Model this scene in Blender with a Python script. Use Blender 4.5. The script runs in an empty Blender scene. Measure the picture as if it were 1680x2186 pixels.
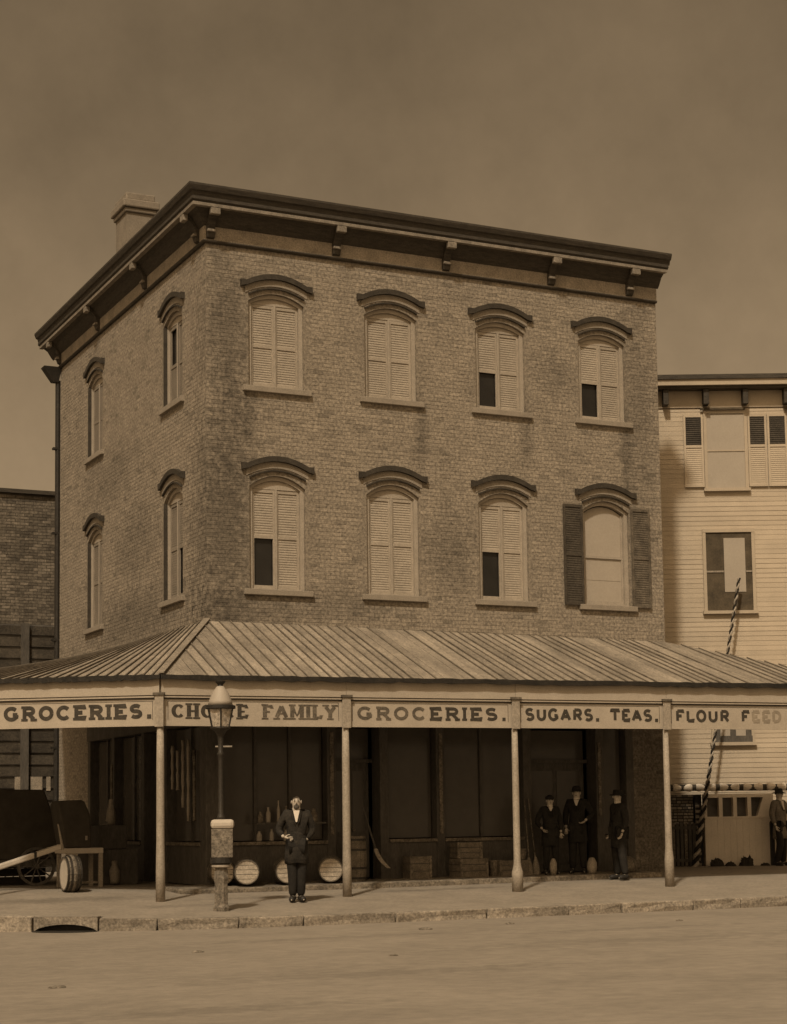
import bpy, bmesh, math, random
from mathutils import Vector, Matrix
random.seed(7)
R_ = math.radians
scene = bpy.context.scene
col = scene.collection

# ---------------------------------------------------------------- camera, sky, sun, exposure
cam_d = bpy.data.cameras.new('camera')
cam = bpy.data.objects.new('camera', cam_d); col.objects.link(cam)
YAW, PITCH, ROLL = R_(25.873), R_(5.560), R_(-0.797)
Fw = Vector((math.sin(YAW)*math.cos(PITCH), math.cos(YAW)*math.cos(PITCH), math.sin(PITCH)))
Rt = Vector((math.cos(YAW), -math.sin(YAW), 0)); Up = Rt.cross(Fw)
Rt2 = Rt*math.cos(ROLL)+Up*math.sin(ROLL); Up2 = -Rt*math.sin(ROLL)+Up*math.cos(ROLL)
m = Matrix((Rt2, Up2, -Fw)).transposed().to_4x4(); m.translation = (-10.911, -30.218, 1.28)
cam.matrix_world = m
cam_d.sensor_fit = 'HORIZONTAL'; cam_d.sensor_width = 36
cam_d.lens = 3792.84/1680*36; cam_d.shift_y = (1379.28-1092.5)/1680
cam_d.clip_start = .1; cam_d.clip_end = 3000
scene.camera = cam

SUN_EL, SUN_AZ = 50, 221      # azimuth clockwise from +Y
to_sun = Vector((math.sin(R_(SUN_AZ))*math.cos(R_(SUN_EL)), math.cos(R_(SUN_AZ))*math.cos(R_(SUN_EL)), math.sin(R_(SUN_EL))))
w = bpy.data.worlds.new('World'); scene.world = w; w.use_nodes = True
nt = w.node_tree; nt.nodes.clear()
sky = nt.nodes.new('ShaderNodeTexSky'); sky.sky_type = 'NISHITA'; sky.sun_disc = False
sky.sun_elevation = R_(SUN_EL); sky.sun_rotation = R_(SUN_AZ); sky.dust_density = 3; sky.air_density = 1
bw = nt.nodes.new('ShaderNodeRGBToBW')
pw = nt.nodes.new('ShaderNodeMath'); pw.operation = 'POWER'; pw.inputs[1].default_value = 1.25
tint = nt.nodes.new('ShaderNodeMix'); tint.data_type = 'RGBA'; tint.blend_type = 'MULTIPLY'; tint.inputs[0].default_value = 1
tint.inputs[7].default_value = (1, .70, .40, 1)
tc = nt.nodes.new('ShaderNodeTexCoord'); sn = nt.nodes.new('ShaderNodeTexNoise'); sn.inputs['Scale'].default_value = 7; sn.inputs['Detail'].default_value = 9; sn.inputs['Roughness'].default_value = .62
mr = nt.nodes.new('ShaderNodeMapRange'); mr.inputs[1].default_value = .3; mr.inputs[2].default_value = .7; mr.inputs[3].default_value = .82; mr.inputs[4].default_value = 1.17
mu = nt.nodes.new('ShaderNodeMath'); mu.operation = 'MULTIPLY'
bg = nt.nodes.new('ShaderNodeBackground'); bg.inputs[1].default_value = .0705
wo = nt.nodes.new('ShaderNodeOutputWorld')
L = nt.links.new
L(sky.outputs[0], bw.inputs[0]); L(bw.outputs[0], pw.inputs[0]); L(tc.outputs['Generated'], sn.inputs['Vector']); L(sn.outputs[0], mr.inputs[0])
L(pw.outputs[0], mu.inputs[0]); L(mr.outputs[0], mu.inputs[1]); L(mu.outputs[0], tint.inputs[6]); L(tint.outputs[2], bg.inputs[0]); L(bg.outputs[0], wo.inputs[0])
sd = bpy.data.lights.new('sun', 'SUN'); sd.energy = 2.6; sd.angle = R_(3); sd.color = (1, .87, .68)
so = bpy.data.objects.new('sun', sd); col.objects.link(so); so.location = to_sun*60
so.rotation_euler = to_sun.to_track_quat('Z', 'Y').to_euler()
scene.view_settings.view_transform = 'Standard'; scene.view_settings.look = 'None'
scene.view_settings.exposure = 0.08; scene.view_settings.gamma = 1

# ---------------------------------------------------------------- materials (sepia print: one warm hue, values differ)
def S(v, warm=1.0): return (v, v*(1-.165*warm), v*(1-.37*warm), 1)
def mat(name, v, warm=1.0, rough=.8, amp=.25, scale=6, fine=0, fscale=60, bump=0, bscale=40, attr=False, rnd=0, stain=None, stretch=None, spec=.3, v2=None):
    mt = bpy.data.materials.new(name); mt.use_nodes = True
    t = mt.node_tree; b = t.nodes['Principled BSDF']; N = t.nodes.new
    b.inputs['Roughness'].default_value = rough
    b.inputs['Specular IOR Level'].default_value = spec
    geo = N('ShaderNodeNewGeometry'); vec = geo.outputs['Position']
    if stretch:
        vm = N('ShaderNodeVectorMath'); vm.operation = 'MULTIPLY'; vm.inputs[1].default_value = stretch
        t.links.new(vec, vm.inputs[0]); vec = vm.outputs[0]
    def noise(sc, det=4):
        n = N('ShaderNodeTexNoise'); n.inputs['Scale'].default_value = sc; n.inputs['Detail'].default_value = det
        n.inputs['Roughness'].default_value = .65
        t.links.new(vec, n.inputs['Vector']); return n.outputs[0]
    def rng(x, a, c, lo=.3, hi=.7):
        r = N('ShaderNodeMapRange'); t.links.new(x, r.inputs[0])
        for i, q in enumerate((lo, hi, a, c)): r.inputs[i+1].default_value = q
        return r.outputs[0]
    def mul(a, c):
        r = N('ShaderNodeMath'); r.operation = 'MULTIPLY'; t.links.new(a, r.inputs[0]); t.links.new(c, r.inputs[1]); return r.outputs[0]
    f = rng(noise(scale), 1-amp, 1+amp)
    if fine: f = mul(f, rng(noise(fscale, 2), 1-fine, 1+fine))
    if rnd:
        oi = N('ShaderNodeObjectInfo'); f = mul(f, rng(oi.outputs['Random'], 1-rnd, 1+rnd, 0, 1))
    if attr:
        at = N('ShaderNodeAttribute'); at.attribute_name = 'tone'; f = mul(f, at.outputs['Fac'])
    if stain:   # list of (centre, radii, strength): dirt patches with a shape of their own
        for c, rad, st in stain:
            vm = N('ShaderNodeVectorMath'); vm.operation = 'SUBTRACT'; vm.inputs[1].default_value = c; t.links.new(geo.outputs['Position'], vm.inputs[0])
            vd = N('ShaderNodeVectorMath'); vd.operation = 'DIVIDE'; vd.inputs[1].default_value = rad; t.links.new(vm.outputs[0], vd.inputs[0])
            ln = N('ShaderNodeVectorMath'); ln.operation = 'LENGTH'; t.links.new(vd.outputs[0], ln.inputs[0])
            ad = N('ShaderNodeMath'); ad.operation = 'ADD'; t.links.new(ln.outputs['Value'], ad.inputs[0]); t.links.new(rng(noise(6, 8), -.55, .55), ad.inputs[1])
            f = mul(f, rng(ad.outputs[0], 1-st, 1, .4, 1.3))
    mx = N('ShaderNodeMix'); mx.data_type = 'RGBA'; mx.blend_type = 'MULTIPLY'; mx.inputs[0].default_value = 1
    mx.inputs[6].default_value = S(v, warm); t.links.new(f, mx.inputs[7]); t.links.new(mx.outputs[2], b.inputs['Base Color'])
    if bump:
        bp = N('ShaderNodeBump'); bp.inputs['Strength'].default_value = bump; bp.inputs['Distance'].default_value = .02
        t.links.new(noise(bscale, 3), bp.inputs['Height']); t.links.new(bp.outputs[0], b.inputs['Normal'])
    return mt
stA = [((.5, 0, 8.3), (.6, 1, 1.1), .25), ((.35, 0, 6.6), (.6, 1, 1.9), .48), ((2.6, 0, 5.3), (1.3, 1, .35), .25), ((.6, 0, 5.1), (1.2, 1, .4), .3), ((5.0, 0, 6.4), (.55, 1, .8), .3), ((.4, 0, 10.4), (.45, 1, 1.6), .4),
       ((0, 4.2, 7.0), (1, 1.4, .8), .28), ((0, 6, 8.6), (1, 2, .6), .22), ((0, 4.5, 5.4), (1, 3.5, .6), .35), ((9.4, 0, 9.5), (.5, 1, 2.4), .25), ((.85, 0, 8.8), (.16, 1, .7), .3), ((4.4, 0, 8.7), (.14, 1, .9), .28), ((6.75, 0, 8.8), (.15, 1, .6), .3), ((9.1, 0, 8.7), (.14, 1, .8), .3), ((7.4, 0, 10.2), (.5, 1, .5), .2), ((9.5, 0, 1.6), (1, 1, 2.2), .45)]
M = dict(
 faint=mat('nearly_gone_lettering', .23, 1, .8, .2, 6),
 brick=mat('weathered_brick', .238, .9, .9, .11, 1.5, .42, 19, .3, 60, attr=True, stain=stA),
 brick1=mat('weathered_brick_single', .238, .9, .9, .11, 1.5, .42, 19, .3, 60, rnd=.07, stain=stA),
 mortar=mat('lime_mortar', .208, .9, .95, .11, 1.5, .42, 19, .4, stain=stA),
 brick_far=mat('dark_brick', .135, .9, .95, .3, 1.5, .35, 14, .4, attr=True),
 mortar_far=mat('dark_mortar', .075, .9, .95, .2, 5),
 paint=mat('pale_trim_paint', .31, .8, .6, .10, 5, .10, 40, .2),
 shutter=mat('shutter_paint', .315, .85, .65, .10, 3, .14, 30, .2, rnd=.07),
 shutter_dk=mat('dark_shutter_paint', .055, 1, .6, .3, 4, .3, 30, .2),
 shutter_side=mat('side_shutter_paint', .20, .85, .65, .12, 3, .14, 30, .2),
 blind=mat('window_blind', .34, .8, .8, .05, 2, .05, 30),
 hood=mat('dark_hood_iron', .040, 1, .65, .3, 6, .2, 60, .3),
 band=mat('hood_stone', .24, .85, .8, .12, 5, .15, 40, .2),
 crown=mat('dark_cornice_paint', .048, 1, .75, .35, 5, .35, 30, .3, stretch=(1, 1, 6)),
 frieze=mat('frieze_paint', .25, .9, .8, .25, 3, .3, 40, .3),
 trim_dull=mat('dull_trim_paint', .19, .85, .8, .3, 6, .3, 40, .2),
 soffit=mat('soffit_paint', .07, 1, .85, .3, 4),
 iron=mat('black_iron', .022, .8, .55, .3, 10, .2, 60, .2),
 pole=mat('lamp_pole_iron', .03, 1, .5, .3, 10, .3, 60, .2),
 sash_glass=mat('upper_window_glass', .022, .6, .2, .2, 3, spec=.35),
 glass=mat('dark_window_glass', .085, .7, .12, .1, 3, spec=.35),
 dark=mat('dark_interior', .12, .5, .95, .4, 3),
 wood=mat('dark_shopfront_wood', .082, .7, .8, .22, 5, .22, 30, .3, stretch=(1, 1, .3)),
 wood2=mat('worn_shopfront_edge', .14, 1, .7, .5, 6, .5, 25, .3),
 plank=mat('weathered_roof_plank', .23, .9, .85, .34, 2.0, .25, 30, .5, 60, rnd=.16, stretch=(1, .35, 1)),
 seam=mat('roof_batten', .12, 1, .9, .4, 4),
 gutter=mat('dark_gutter', .02, 1, .8, .4, 8, .4, 30, .4),
 sign=mat('sign_board_paint', .35, .85, .7, .08, 3, .10, 50, .15),
 letter=mat('sign_lettering', .045, 1, .8, .3, 8, .3, 40),
 letter2=mat('faded_sign_lettering', .10, 1, .8, .35, 6, .35, 40),
 post=mat('awning_post_paint', .28, .85, .7, .14, 5, .2, 30, .3),
 pave=mat('pavement_flagstone', .228, .85, .95, .14, 1.4, .14, 14, .4, 30, stain=[((-3, -1.5, 0), (1.6, .5, 5), .3), ((.3, -2.3, 0), (1.4, .22, 5), .25), ((3.6, -1.9, 0), (1.6, .2, 5), .3), ((-1.6, -3.2, 0), (.8, .25, 5), .2), ((8.6, -1.3, 0), (1.3, .25, 5), .3)]),
 street=mat('packed_dirt_road', .225, .85, .95, .12, .9, .10, 6, .7, 11, stretch=(.8, 1, 1), stain=[((1.5, -11, -.3), (2.5, .5, 5), .12), ((-3, -13.5, -.3), (2.2, .35, 5), .14), ((3.2, -9, -.3), (1.8, .25, 5), .18), ((-1, -8.2, -.3), (2.6, .22, 5), .14), ((-6, -16, -.3), (1.5, .25, 5), .16)]),
 kerb=mat('kerb_granite', .225, .9, .9, .35, 3, .4, 25, .6, 30, rnd=.15),
 step=mat('worn_step_timber', .16, 1, .9, .5, 4, .5, 20, .4),
 pale=mat('cream_wall_paint', .39, 1.0, .85, .08, 2, .06, 40, .1),
 clap=mat('cream_clapboard', .42, 1.0, .85, .07, 2, .08, 50, .15, rnd=.05),
 clap_dk=mat('dark_timber_board', .05, 1, .9, .4, 3, .4, 30, .4, rnd=.3),
 white2=mat('stall_whitewash', .62, .75, .75, .06, 3, .06, 30, .15),
 white=mat('whitewash', .42, .75, .75, .06, 3, .06, 30, .15),
 brown=mat('brown_window_paint', .07, 1.4, .8, .4, 3, .2, 30),
 stone=mat('mottled_pedestal_stone', .15, .9, .9, .45, 12, .4, 30, .6),
 milk=mat('milk_glass', .32, .8, .65, .06, 6, spec=.5),
 lglass=mat('lantern_pane', .34, .8, .25, .5, 14, .4, 30, spec=.5),
 cask=mat('barrel_stave_oak', .13, 1, .8, .3, 8, .3, 40, .3),
 head=mat('barrel_head_oak', .36, .9, .8, .18, 12, .25, 40, .3),
 cloth=mat('black_wool', .018, .8, .95, .3, 10, .2, 60, .9, 10),
 coat_grey=mat('grey_coat_wool', .13, .9, .95, .3, 9, .3, 60, .8, 9),
 cloth2=mat('dark_tweed', .022, 1, .95, .45, 9, .4, 60, 1.0, 9),
 skin=mat('skin', .40, .8, .6, .06, 20),
 linen=mat('white_linen', .55, .7, .8, .05, 20),
 hairmid=mat('iron_grey_hair', .07, .8, .9, .3, 40),
 hair=mat('grey_hair', .16, .8, .9, .3, 40),
 hairdk=mat('dark_hair', .02, .8, .9, .3, 40),
 leather=mat('black_leather', .02, .8, .6, .2, 20),
 canvas=mat('black_canvas', .045, 1, .95, .3, 3),
 coal=mat('dark_heap', .03, 1, .95, .4, 9),
 ropea=mat('tarred_strand', .02, 1, .9, .3, 20), ropeb=mat('pale_strand', .3, .8, .9, .15, 20),
 chim=mat('chimney_render', .20, .9, .9, .15, 4, .15, 30, .2),
 bottle=mat('pale_jar', .30, .8, .5, .15, 20),
)

# ---------------------------------------------------------------- mesh helpers
class Frame:
    """s runs right along a facade, d outwards, z up"""
    def __init__(s, o=(0, 0, 0), r=(1, 0)):
        s.o = Vector(o); l = math.hypot(*r); s.r = Vector((r[0]/l, r[1]/l, 0)); s.n = Vector((r[1]/l, -r[0]/l, 0))
    def __call__(s, a, d, z): return s.o + s.r*a + s.n*d + Vector((0, 0, z))
W0 = Frame((0, 0, 0), (1, 0))
class WorldFrame:
    def __call__(s, x, y, z): return Vector((x, y, z))
WF = WorldFrame()
class MB:
    def __init__(s, F=WF): s.bm = bmesh.new(); s.F = F; s.tone = s.bm.faces.layers.float.new('tone_f')
    def faces(s, pts, fs, tone=1.0):
        vs = [s.bm.verts.new(p) for p in pts]
        for f in fs:
            try: q = s.bm.faces.new([vs[i] for i in f]); q[s.tone] = tone
            except ValueError: pass
        return vs
    def hexa(s, P, tone=1.0, back=True):
        fs = [(0, 1, 2, 3), (7, 6, 5, 4), (0, 4, 5, 1), (1, 5, 6, 2), (2, 6, 7, 3), (3, 7, 4, 0)]
        s.faces(P, fs, tone); return s
    def box(s, a0, a1, d0, d1, z0, z1, tone=1.0):
        F = s.F
        return s.hexa([F(a0, d0, z0), F(a1, d0, z0), F(a1, d1, z0), F(a0, d1, z0), F(a0, d0, z1), F(a1, d0, z1), F(a1, d1, z1), F(a0, d1, z1)], tone)
    def prism(s, poly, d0, d1):
        """poly in (s,z), extruded in d"""
        F = s.F; n = len(poly)
        P = [F(a, d0, z) for a, z in poly]+[F(a, d1, z) for a, z in poly]
        s.faces(P, [tuple(range(n)), tuple(range(2*n-1, n-1, -1))]+[(i, i+n, (i+1) % n+n, (i+1) % n) for i in range(n)]); return s
    def strip(s, top, bot, d0, d1):
        """band between two (s,z) curves of equal length"""
        for i in range(len(top)-1):
            s.prism([bot[i], bot[i+1], top[i+1], top[i]], d0, d1)
        bmesh.ops.remove_doubles(s.bm, verts=s.bm.verts, dist=1e-4)
        # drop inner walls
        seen = {}
        for f in list(s.bm.faces):
            k = tuple(sorted(v.index for v in f.verts)) if False else frozenset(f.verts)
            seen.setdefault(k, []).append(f)
        return s
    def lathe(s, prof, c=(0, 0, 0), n=20, axis='z', M4=None, caps=True):
        """prof: list of (radius, height)"""
        rings = []
        for r, h in prof:
            ring = []
            for i in range(n):
                a = 2*math.pi*i/n; p = Vector((r*math.cos(a), r*math.sin(a), h))
                if axis == 'x': p = Vector((p.z, p.x, p.y))
                if axis == 'y': p = Vector((p.x, p.z, p.y))
                if M4: p = M4 @ p
                ring.append(s.bm.verts.new(p+Vector(c)))
            rings.append(ring)
        for a, b in zip(rings, rings[1:]):
            for i in range(n): s.bm.faces.new((a[i], a[(i+1) % n], b[(i+1) % n], b[i]))
        if caps and prof[0][0] > 1e-4: s.bm.faces.new(rings[0])
        if caps and prof[-1][0] > 1e-4: s.bm.faces.new(rings[-1][::-1])
        return s
    def tube(s, pts, rad, n=8):
        pts = [Vector(p) for p in pts]; rads = rad if isinstance(rad, (list, tuple)) else [rad]*len(pts); rings = []
        for i, p in enumerate(pts):
            t = (pts[min(i+1, len(pts)-1)]-pts[max(i-1, 0)]).normalized()
            u = t.cross(Vector((0, 0, 1)) if abs(t.z) < .95 else Vector((1, 0, 0))).normalized(); v = t.cross(u)
            rings.append([s.bm.verts.new(p+(u*math.cos(2*math.pi*k/n)+v*math.sin(2*math.pi*k/n))*rads[i]) for k in range(n)])
        for a, b in zip(rings, rings[1:]):
            for i in range(n): s.bm.faces.new((a[i], a[(i+1) % n], b[(i+1) % n], b[i]))
        s.bm.faces.new(rings[0]); s.bm.faces.new(rings[-1][::-1]); return s
    def build(s, name, m, parent=None, bevel=0, smooth=False, sub=0, kind=None):
        bm = s.bm
        bmesh.ops.recalc_face_normals(bm, faces=bm.faces)
        me = bpy.data.meshes.new(name)
        tones = [f[s.tone] for f in bm.faces]
        bm.to_mesh(me); bm.free()
        if me.attributes.get('tone_f'): me.attributes.remove(me.attributes['tone_f'])
        if m.node_tree.nodes.get('Attribute'):
            at = me.attributes.new('tone', 'FLOAT', 'FACE'); at.data.foreach_set('value', tones)
        me.materials.append(m)
        if smooth: me.polygons.foreach_set('use_smooth', [True]*len(me.polygons))
        o = bpy.data.objects.new(name, me); col.objects.link(o)
        if parent:
            o.parent = parent; o.matrix_parent_inverse = Matrix.Translation(-Vector(parent_loc(parent)))
        if bevel:
            b = o.modifiers.new('bevel', 'BEVEL'); b.width = bevel; b.segments = 2; b.limit_method = 'ANGLE'; b.angle_limit = R_(40)
        if sub:
            q = o.modifiers.new('sub', 'SUBSURF'); q.levels = sub; q.render_levels = sub
        if kind: o['kind'] = kind
        return o
_loc = {}
def parent_loc(p):
    # accumulated world location of a parent (all parents are pure translations while building)
    return _loc.get(p.name, Vector((0, 0, 0)))
def empty(name, loc, label, cat, group=None):
    o = bpy.data.objects.new(name, None); col.objects.link(o); o.location = loc; o.empty_display_size = .3
    _loc[o.name] = Vector(loc); o['label'] = label; o['category'] = cat
    if group: o['group'] = group
    return o
def tag(o, label=None, cat=None, group=None, kind=None):
    if label: o['label'] = label
    if cat: o['category'] = cat
    if group: o['group'] = group
    if kind: o['kind'] = kind
    return o
FA = Frame((0, 0, 0), (1, 0))       # long front of the corner building
FB = Frame((0, 0, 0), (0, -1))      # its side wall, s = -y
FC = Frame((11.72, 2.44, 0.13), (.9, -.4358))   # pale building on the right

# ---------------------------------------------------------------- ground
def gz(x, y):                       # pavement height
    yy = max(min(y, 0.5), -7)
    return .05*(yy+2.5)*(1 if yy < -2.5 else .9) + .006*max(0, min(x, 12)-3)*(1 if y > -4 else .4)
kerb_line = [(-40, 19.5), (-8, -1.7), (-6.2, -2.9), (-4.6, -3.95), (-3.4, -4.75), (-2.4, -5.2), (-1.2, -5.42), (0.2, -5.5), (60, -5.75)]
def kerb_y(x):
    for (x0, y0), (x1, y1) in zip(kerb_line, kerb_line[1:]):
        if x0 <= x <= x1: return y0+(y1-y0)*(x-x0)/(x1-x0)
    return -5.5
SZ = -.285
b = MB(); n = 60
xs = [-600, -200, -60]+[-30+i*2 for i in range(31)]+[60, 200, 600]; ys = [-600, -200, -80]+[-44+i*2 for i in range(30)]+[40, 120, 600]
for x0, x1 in zip(xs, xs[1:]):
    for y0, y1 in zip(ys, ys[1:]):
        P = [(x0, y0), (x1, y0), (x1, y1), (x0, y1)]
        b.faces([(x, y, SZ-.004+.0*x) for x, y in P], [(0, 1, 2, 3)])
bmesh.ops.remove_doubles(b.bm, verts=b.bm.verts, dist=1e-4)
tag(b.build('road', M['street']), 'packed dirt street running past the corner store', kind='structure')
# pavement sheet between kerb and buildings
b = MB(); px = [-40, -30, -20, -14, -10, -8, -7, -6.2, -5.4, -4.6, -4, -3.4, -2.9, -2.4, -1.8, -1.2, -.5, .2]+[1+i for i in range(14)]+[18, 24, 32, 45, 60]
for x0, x1 in zip(px, px[1:]):
    t = [0, .02, .1, .25, .4, .6, .8, 1]
    for t0, t1 in zip(t, t[1:]):
        P = []
        for x, tt in ((x0, t0), (x1, t0), (x1, t1), (x0, t1)):
            k = kerb_y(x)+.14; top = max(30, k+1); y = k+(top-k)*tt*tt
            P.append((x, y, gz(x, y)+ (0 if tt > 0 else 0)))
        b.faces(P, [(0, 1, 2, 3)])
bmesh.ops.remove_doubles(b.bm, verts=b.bm.verts, dist=1e-4)
tag(b.build('pavement', M['pave'], smooth=True), 'pale worn pavement in front of the corner store', kind='structure')
# kerb stones, one by one
kerb = bpy.data.objects.new('kerb', None); col.objects.link(kerb); tag(kerb, 'row of rough granite kerb stones along the street', kind='structure')
x = -9.0; rk = random.Random(3); drain_c = None
while x < 22:
    ln = rk.uniform(.9, 1.7); x1 = x+ln*(.83 if x < -3 else .97)
    if x < -4.24 < x1: x1 = -4.24
    a = Vector((x+.012, kerb_y(x), 0)); c = Vector((x1-.012, kerb_y(x1), 0))
    if True:
        u = (c-a).normalized(); nn = Vector((-u.y, u.x, 0)); jj = rk.uniform(-.012, .012)
        b = MB(); z0 = SZ-.1; za = gz(a.x, a.y)+.012+jj*.5; zc = gz(c.x, c.y)+.012+jj*.5; wd = .17
        b.hexa([(a.x, a.y, z0), (c.x, c.y, z0), (c.x+nn.x*wd, c.y+nn.y*wd, z0), (a.x+nn.x*wd, a.y+nn.y*wd, z0),
                (a.x, a.y, za), (c.x, c.y, zc), (c.x+nn.x*wd, c.y+nn.y*wd, zc), (a.x+nn.x*wd, a.y+nn.y*wd, za)])
        bmesh.ops.subdivide_edges(b.bm, edges=b.bm.edges, cuts=2, use_grid_fill=True)
        for v in b.bm.verts: v.co += Vector((rk.uniform(-.012, .012), rk.uniform(-.014, .014), rk.uniform(-.01, .01)))
        b.build('kerb_stone', M['kerb'], kerb, bevel=.015)
    x = x1
    if -4.25 < x < -3.40: x = -3.40
# storm drain opening under an arched lintel in the kerb
dr = empty('storm_drain', (-4.2, -4.2, SZ), 'dark low arched storm drain opening in the kerb at the left', 'drain')
a = Vector((-4.23, kerb_y(-4.23), 0)); c = Vector((-3.41, kerb_y(-3.41), 0)); FD = Frame(a, (c-a).to_2d()); Ld = (c-a).length
zt = gz(-4.2, -4.2)+.01
arc = [(Ld*(.01+.98*i/14), SZ+.002+.098*math.sin(math.pi*i/14)**.6) for i in range(15)]
b = MB(FD); b.strip([(p[0], zt) for p in arc], arc, -.17, .0)
b.build('lintel', M['kerb'], dr)
b = MB(FD); b.box(.03, Ld-.03, -.9, -.171, SZ-.2, zt-.02); b.build('drain_chamber', M['iron'], dr)
b = MB(FD); n_ = 24; pts = [FD(Ld/2+(Ld*.50)*math.cos(2*math.pi*i/n_), .02+.30*math.sin(2*math.pi*i/n_), SZ+.004+.004*(i % 2)) for i in range(n_)]; b.faces(pts+[p-Vector((0, 0, .02)) for p in pts], [tuple(range(n_))]+[(i, (i+1) % n_, n_+(i+1) % n_, n_+i) for i in range(n_)]); b.build('recess_shade', M['iron'], dr)  # flat black disc paints the dark of the drain recess onto the road

# ---------------------------------------------------------------- the corner building
bld = empty('corner_building', (0, 0, 0), 'three storey brick corner building with bracketed cornice and arched window hoods', 'building')
Wd, Dp, ZF, ZE = 9.94, 10.0, 11.95, 12.46     # width, depth, frieze foot, soffit
AX = [1.395, 3.775, 6.196, 8.573]; BY = [1.875, 7.134]
RW = [dict(zb=9.30, zs=10.94, za=11.12, ht=11.48), dict(zb=5.50, zs=7.44, za=7.66, ht=8.02)]
HW = .56
def arch(hw, zb, zs, za, n=14, s0=0):
    P = [(s0-hw, zb)]
    for i in range(n+1):
        t = -1+2*i/n; P.append((s0+t*hw, zs+(za-zs)*(1-t*t)))
    P.append((s0+hw, zb)); return P
openings = {'A': [(x, r) for x in AX for r in RW], 'B': [(-y, r) for y in BY for r in RW]}
def inside(s, z, ops, pad=0.0):
    for s0, r in ops:
        t = (s-s0)/(HW+pad)
        if abs(t) < 1 and r['zb']-.07-pad < z < r['zs']+(r['za']-r['zs'])*(1-t*t)+.02+pad: return True
    return False
def wall(F, smin, smax, ops, zlo, zhi, name, low=None):
    b = MB(F)
    se = sorted({smin, smax}|{s0-HW for s0, r in ops}|{s0+HW for s0, r in ops})
    ze = sorted({zlo, zhi}|{r['zb'] for s0, r in ops}|{r['za'] for s0, r in ops})
    for a0, a1 in zip(se, se[1:]):
        for z0, z1 in zip(ze, ze[1:]):
            am, zm = (a0+a1)/2, (z0+z1)/2
            if any(abs(am-s0) < HW and r['zb'] < zm < r['za'] for s0, r in ops): continue
            b.faces([F(a0, 0, z0), F(a1, 0, z0), F(a1, 0, z1), F(a0, 0, z1)], [(0, 1, 2, 3)])
    for s0, r in ops:
        A = arch(HW, r['zb'], r['zs'], r['za'], 14, s0)
        c = A[1:-1]; h = len(c)//2
        lft = [(s0-HW, r['za'])]+c[:h+1]; rgt = [(s0+HW, r['za'])]+c[h:][::-1]
        for poly in (lft, rgt):
            for i in range(1, len(poly)-1):
                b.faces([F(poly[0][0], 0, poly[0][1]), F(poly[i][0], 0, poly[i][1]), F(poly[i+1][0], 0, poly[i+1][1])], [(0, 1, 2)])
        for p, q in zip(A, A[1:]+A[:1]):
            b.faces([F(p[0], 0, p[1]), F(q[0], 0, q[1]), F(q[0], -.24, q[1]), F(p[0], -.24, p[1])], [(0, 1, 2, 3)])
    for (a0, a1, z0, z1) in (low or []):
        b.box(a0, a1, -.35, 0, z0, z1)
    b.build(name, M['mortar'], bld)
wall(FA, 0, Wd, openings['A'], 3.42, ZF+.6, 'wall', [(9.08, Wd, -.1, 3.42)])
wall(FB, -Dp, 0, openings['B'], 3.42, ZF+.6, 'wall', [(-Dp, -7.55, -.1, 3.42)])
b = MB(); b.box(Wd-.004, Wd-.3, .36, Dp, -.1, ZF+.6); b.box(.01, Wd-.31, Dp-.3, Dp-.005, -.1, ZF+.6); b.build('wall', M['mortar'], bld)
b = MB(); b.box(.3, Wd-.31, .3, Dp-.31, ZF+.3, ZF+.55); b.build('roof', M['gutter'], bld)
# bricks
cams = Vector((-10.9, -30.2, 1.28)); bricks = []
rb = random.Random(11)
def lay(F, smin, smax, z0, z1, ops, side, skip=lambda s, z: False):
    n = int((z1-z0)/.075); BL = .2235
    for k in range(n):
        z = z0+k*.075; s = smin-(BL/2 if k % 2 else 0)
        while s < smax-.02:
            a, c = max(s, smin), min(s+BL, smax)-.010
            if c-a > .05:
                zt_ = z+.075-.011
                if not any(inside(q, zz, ops) for q in (a, (a+c)/2, c) for zz in (z, zt_)) and not skip((a+c)/2, z):
                    bricks.append((F, a, c, z, zt_, rb.uniform(.002, .0045)))
            s += BL
lay(FA, 0.004, Wd-.004, 3.45, ZF, openings['A'], 'A')
lay(FB, -Dp, -.004, 3.45, ZF, openings['B'], 'B')
lay(FA, 9.08, Wd-.004, .25, 3.44, [], 'A'); lay(FB, -Dp, -7.55, .12, 3.44, [], 'B')
def keyf(t):
    F, a, c, z0, z1, d = t
    vis = 0 if z0 > 4.95 else 3.0
    return (F((a+c)/2, 0, z0)-cams).length+vis
near = sorted([t for t in bricks if t[2]-t[1] > .2], key=keyf)[:290]; ns = set(id(t) for t in near)
b = MB()
for t in bricks:
    if id(t) in ns: continue
    F, a, c, z0, z1, d = t; b.F = F
    P = [F(a, 0, z0), F(c, 0, z0), F(c, 0, z1), F(a, 0, z1), F(a, d, z0), F(c, d, z0), F(c, d, z1), F(a, d, z1)]
    tone = rb.uniform(.90, 1.10)*(.74 if rb.random() < .05 else 1)
    b.faces(P, [(4, 5, 6, 7), (0, 4, 7, 3), (1, 2, 6, 5), (3, 7, 6, 2), (0, 1, 5, 4)], tone)
b.build('bricks', M['brick'], bld, kind='stuff')
protos = {}
for F, a, c, z0, z1, d in near:
    k = F is FA
    if k not in protos:
        bb = MB(F); bb.F = Frame((0, 0, 0), (F.r.x, F.r.y)); bb.box(0, .2135, 0, .006, 0, .064)
        protos[k] = bb.build('brick', M['brick1'], bld); o = protos[k]
    else:
        o = protos[k].copy(); col.objects.link(o); o.name = 'brick'
    o.location = F(a, d-.006, z0)
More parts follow.
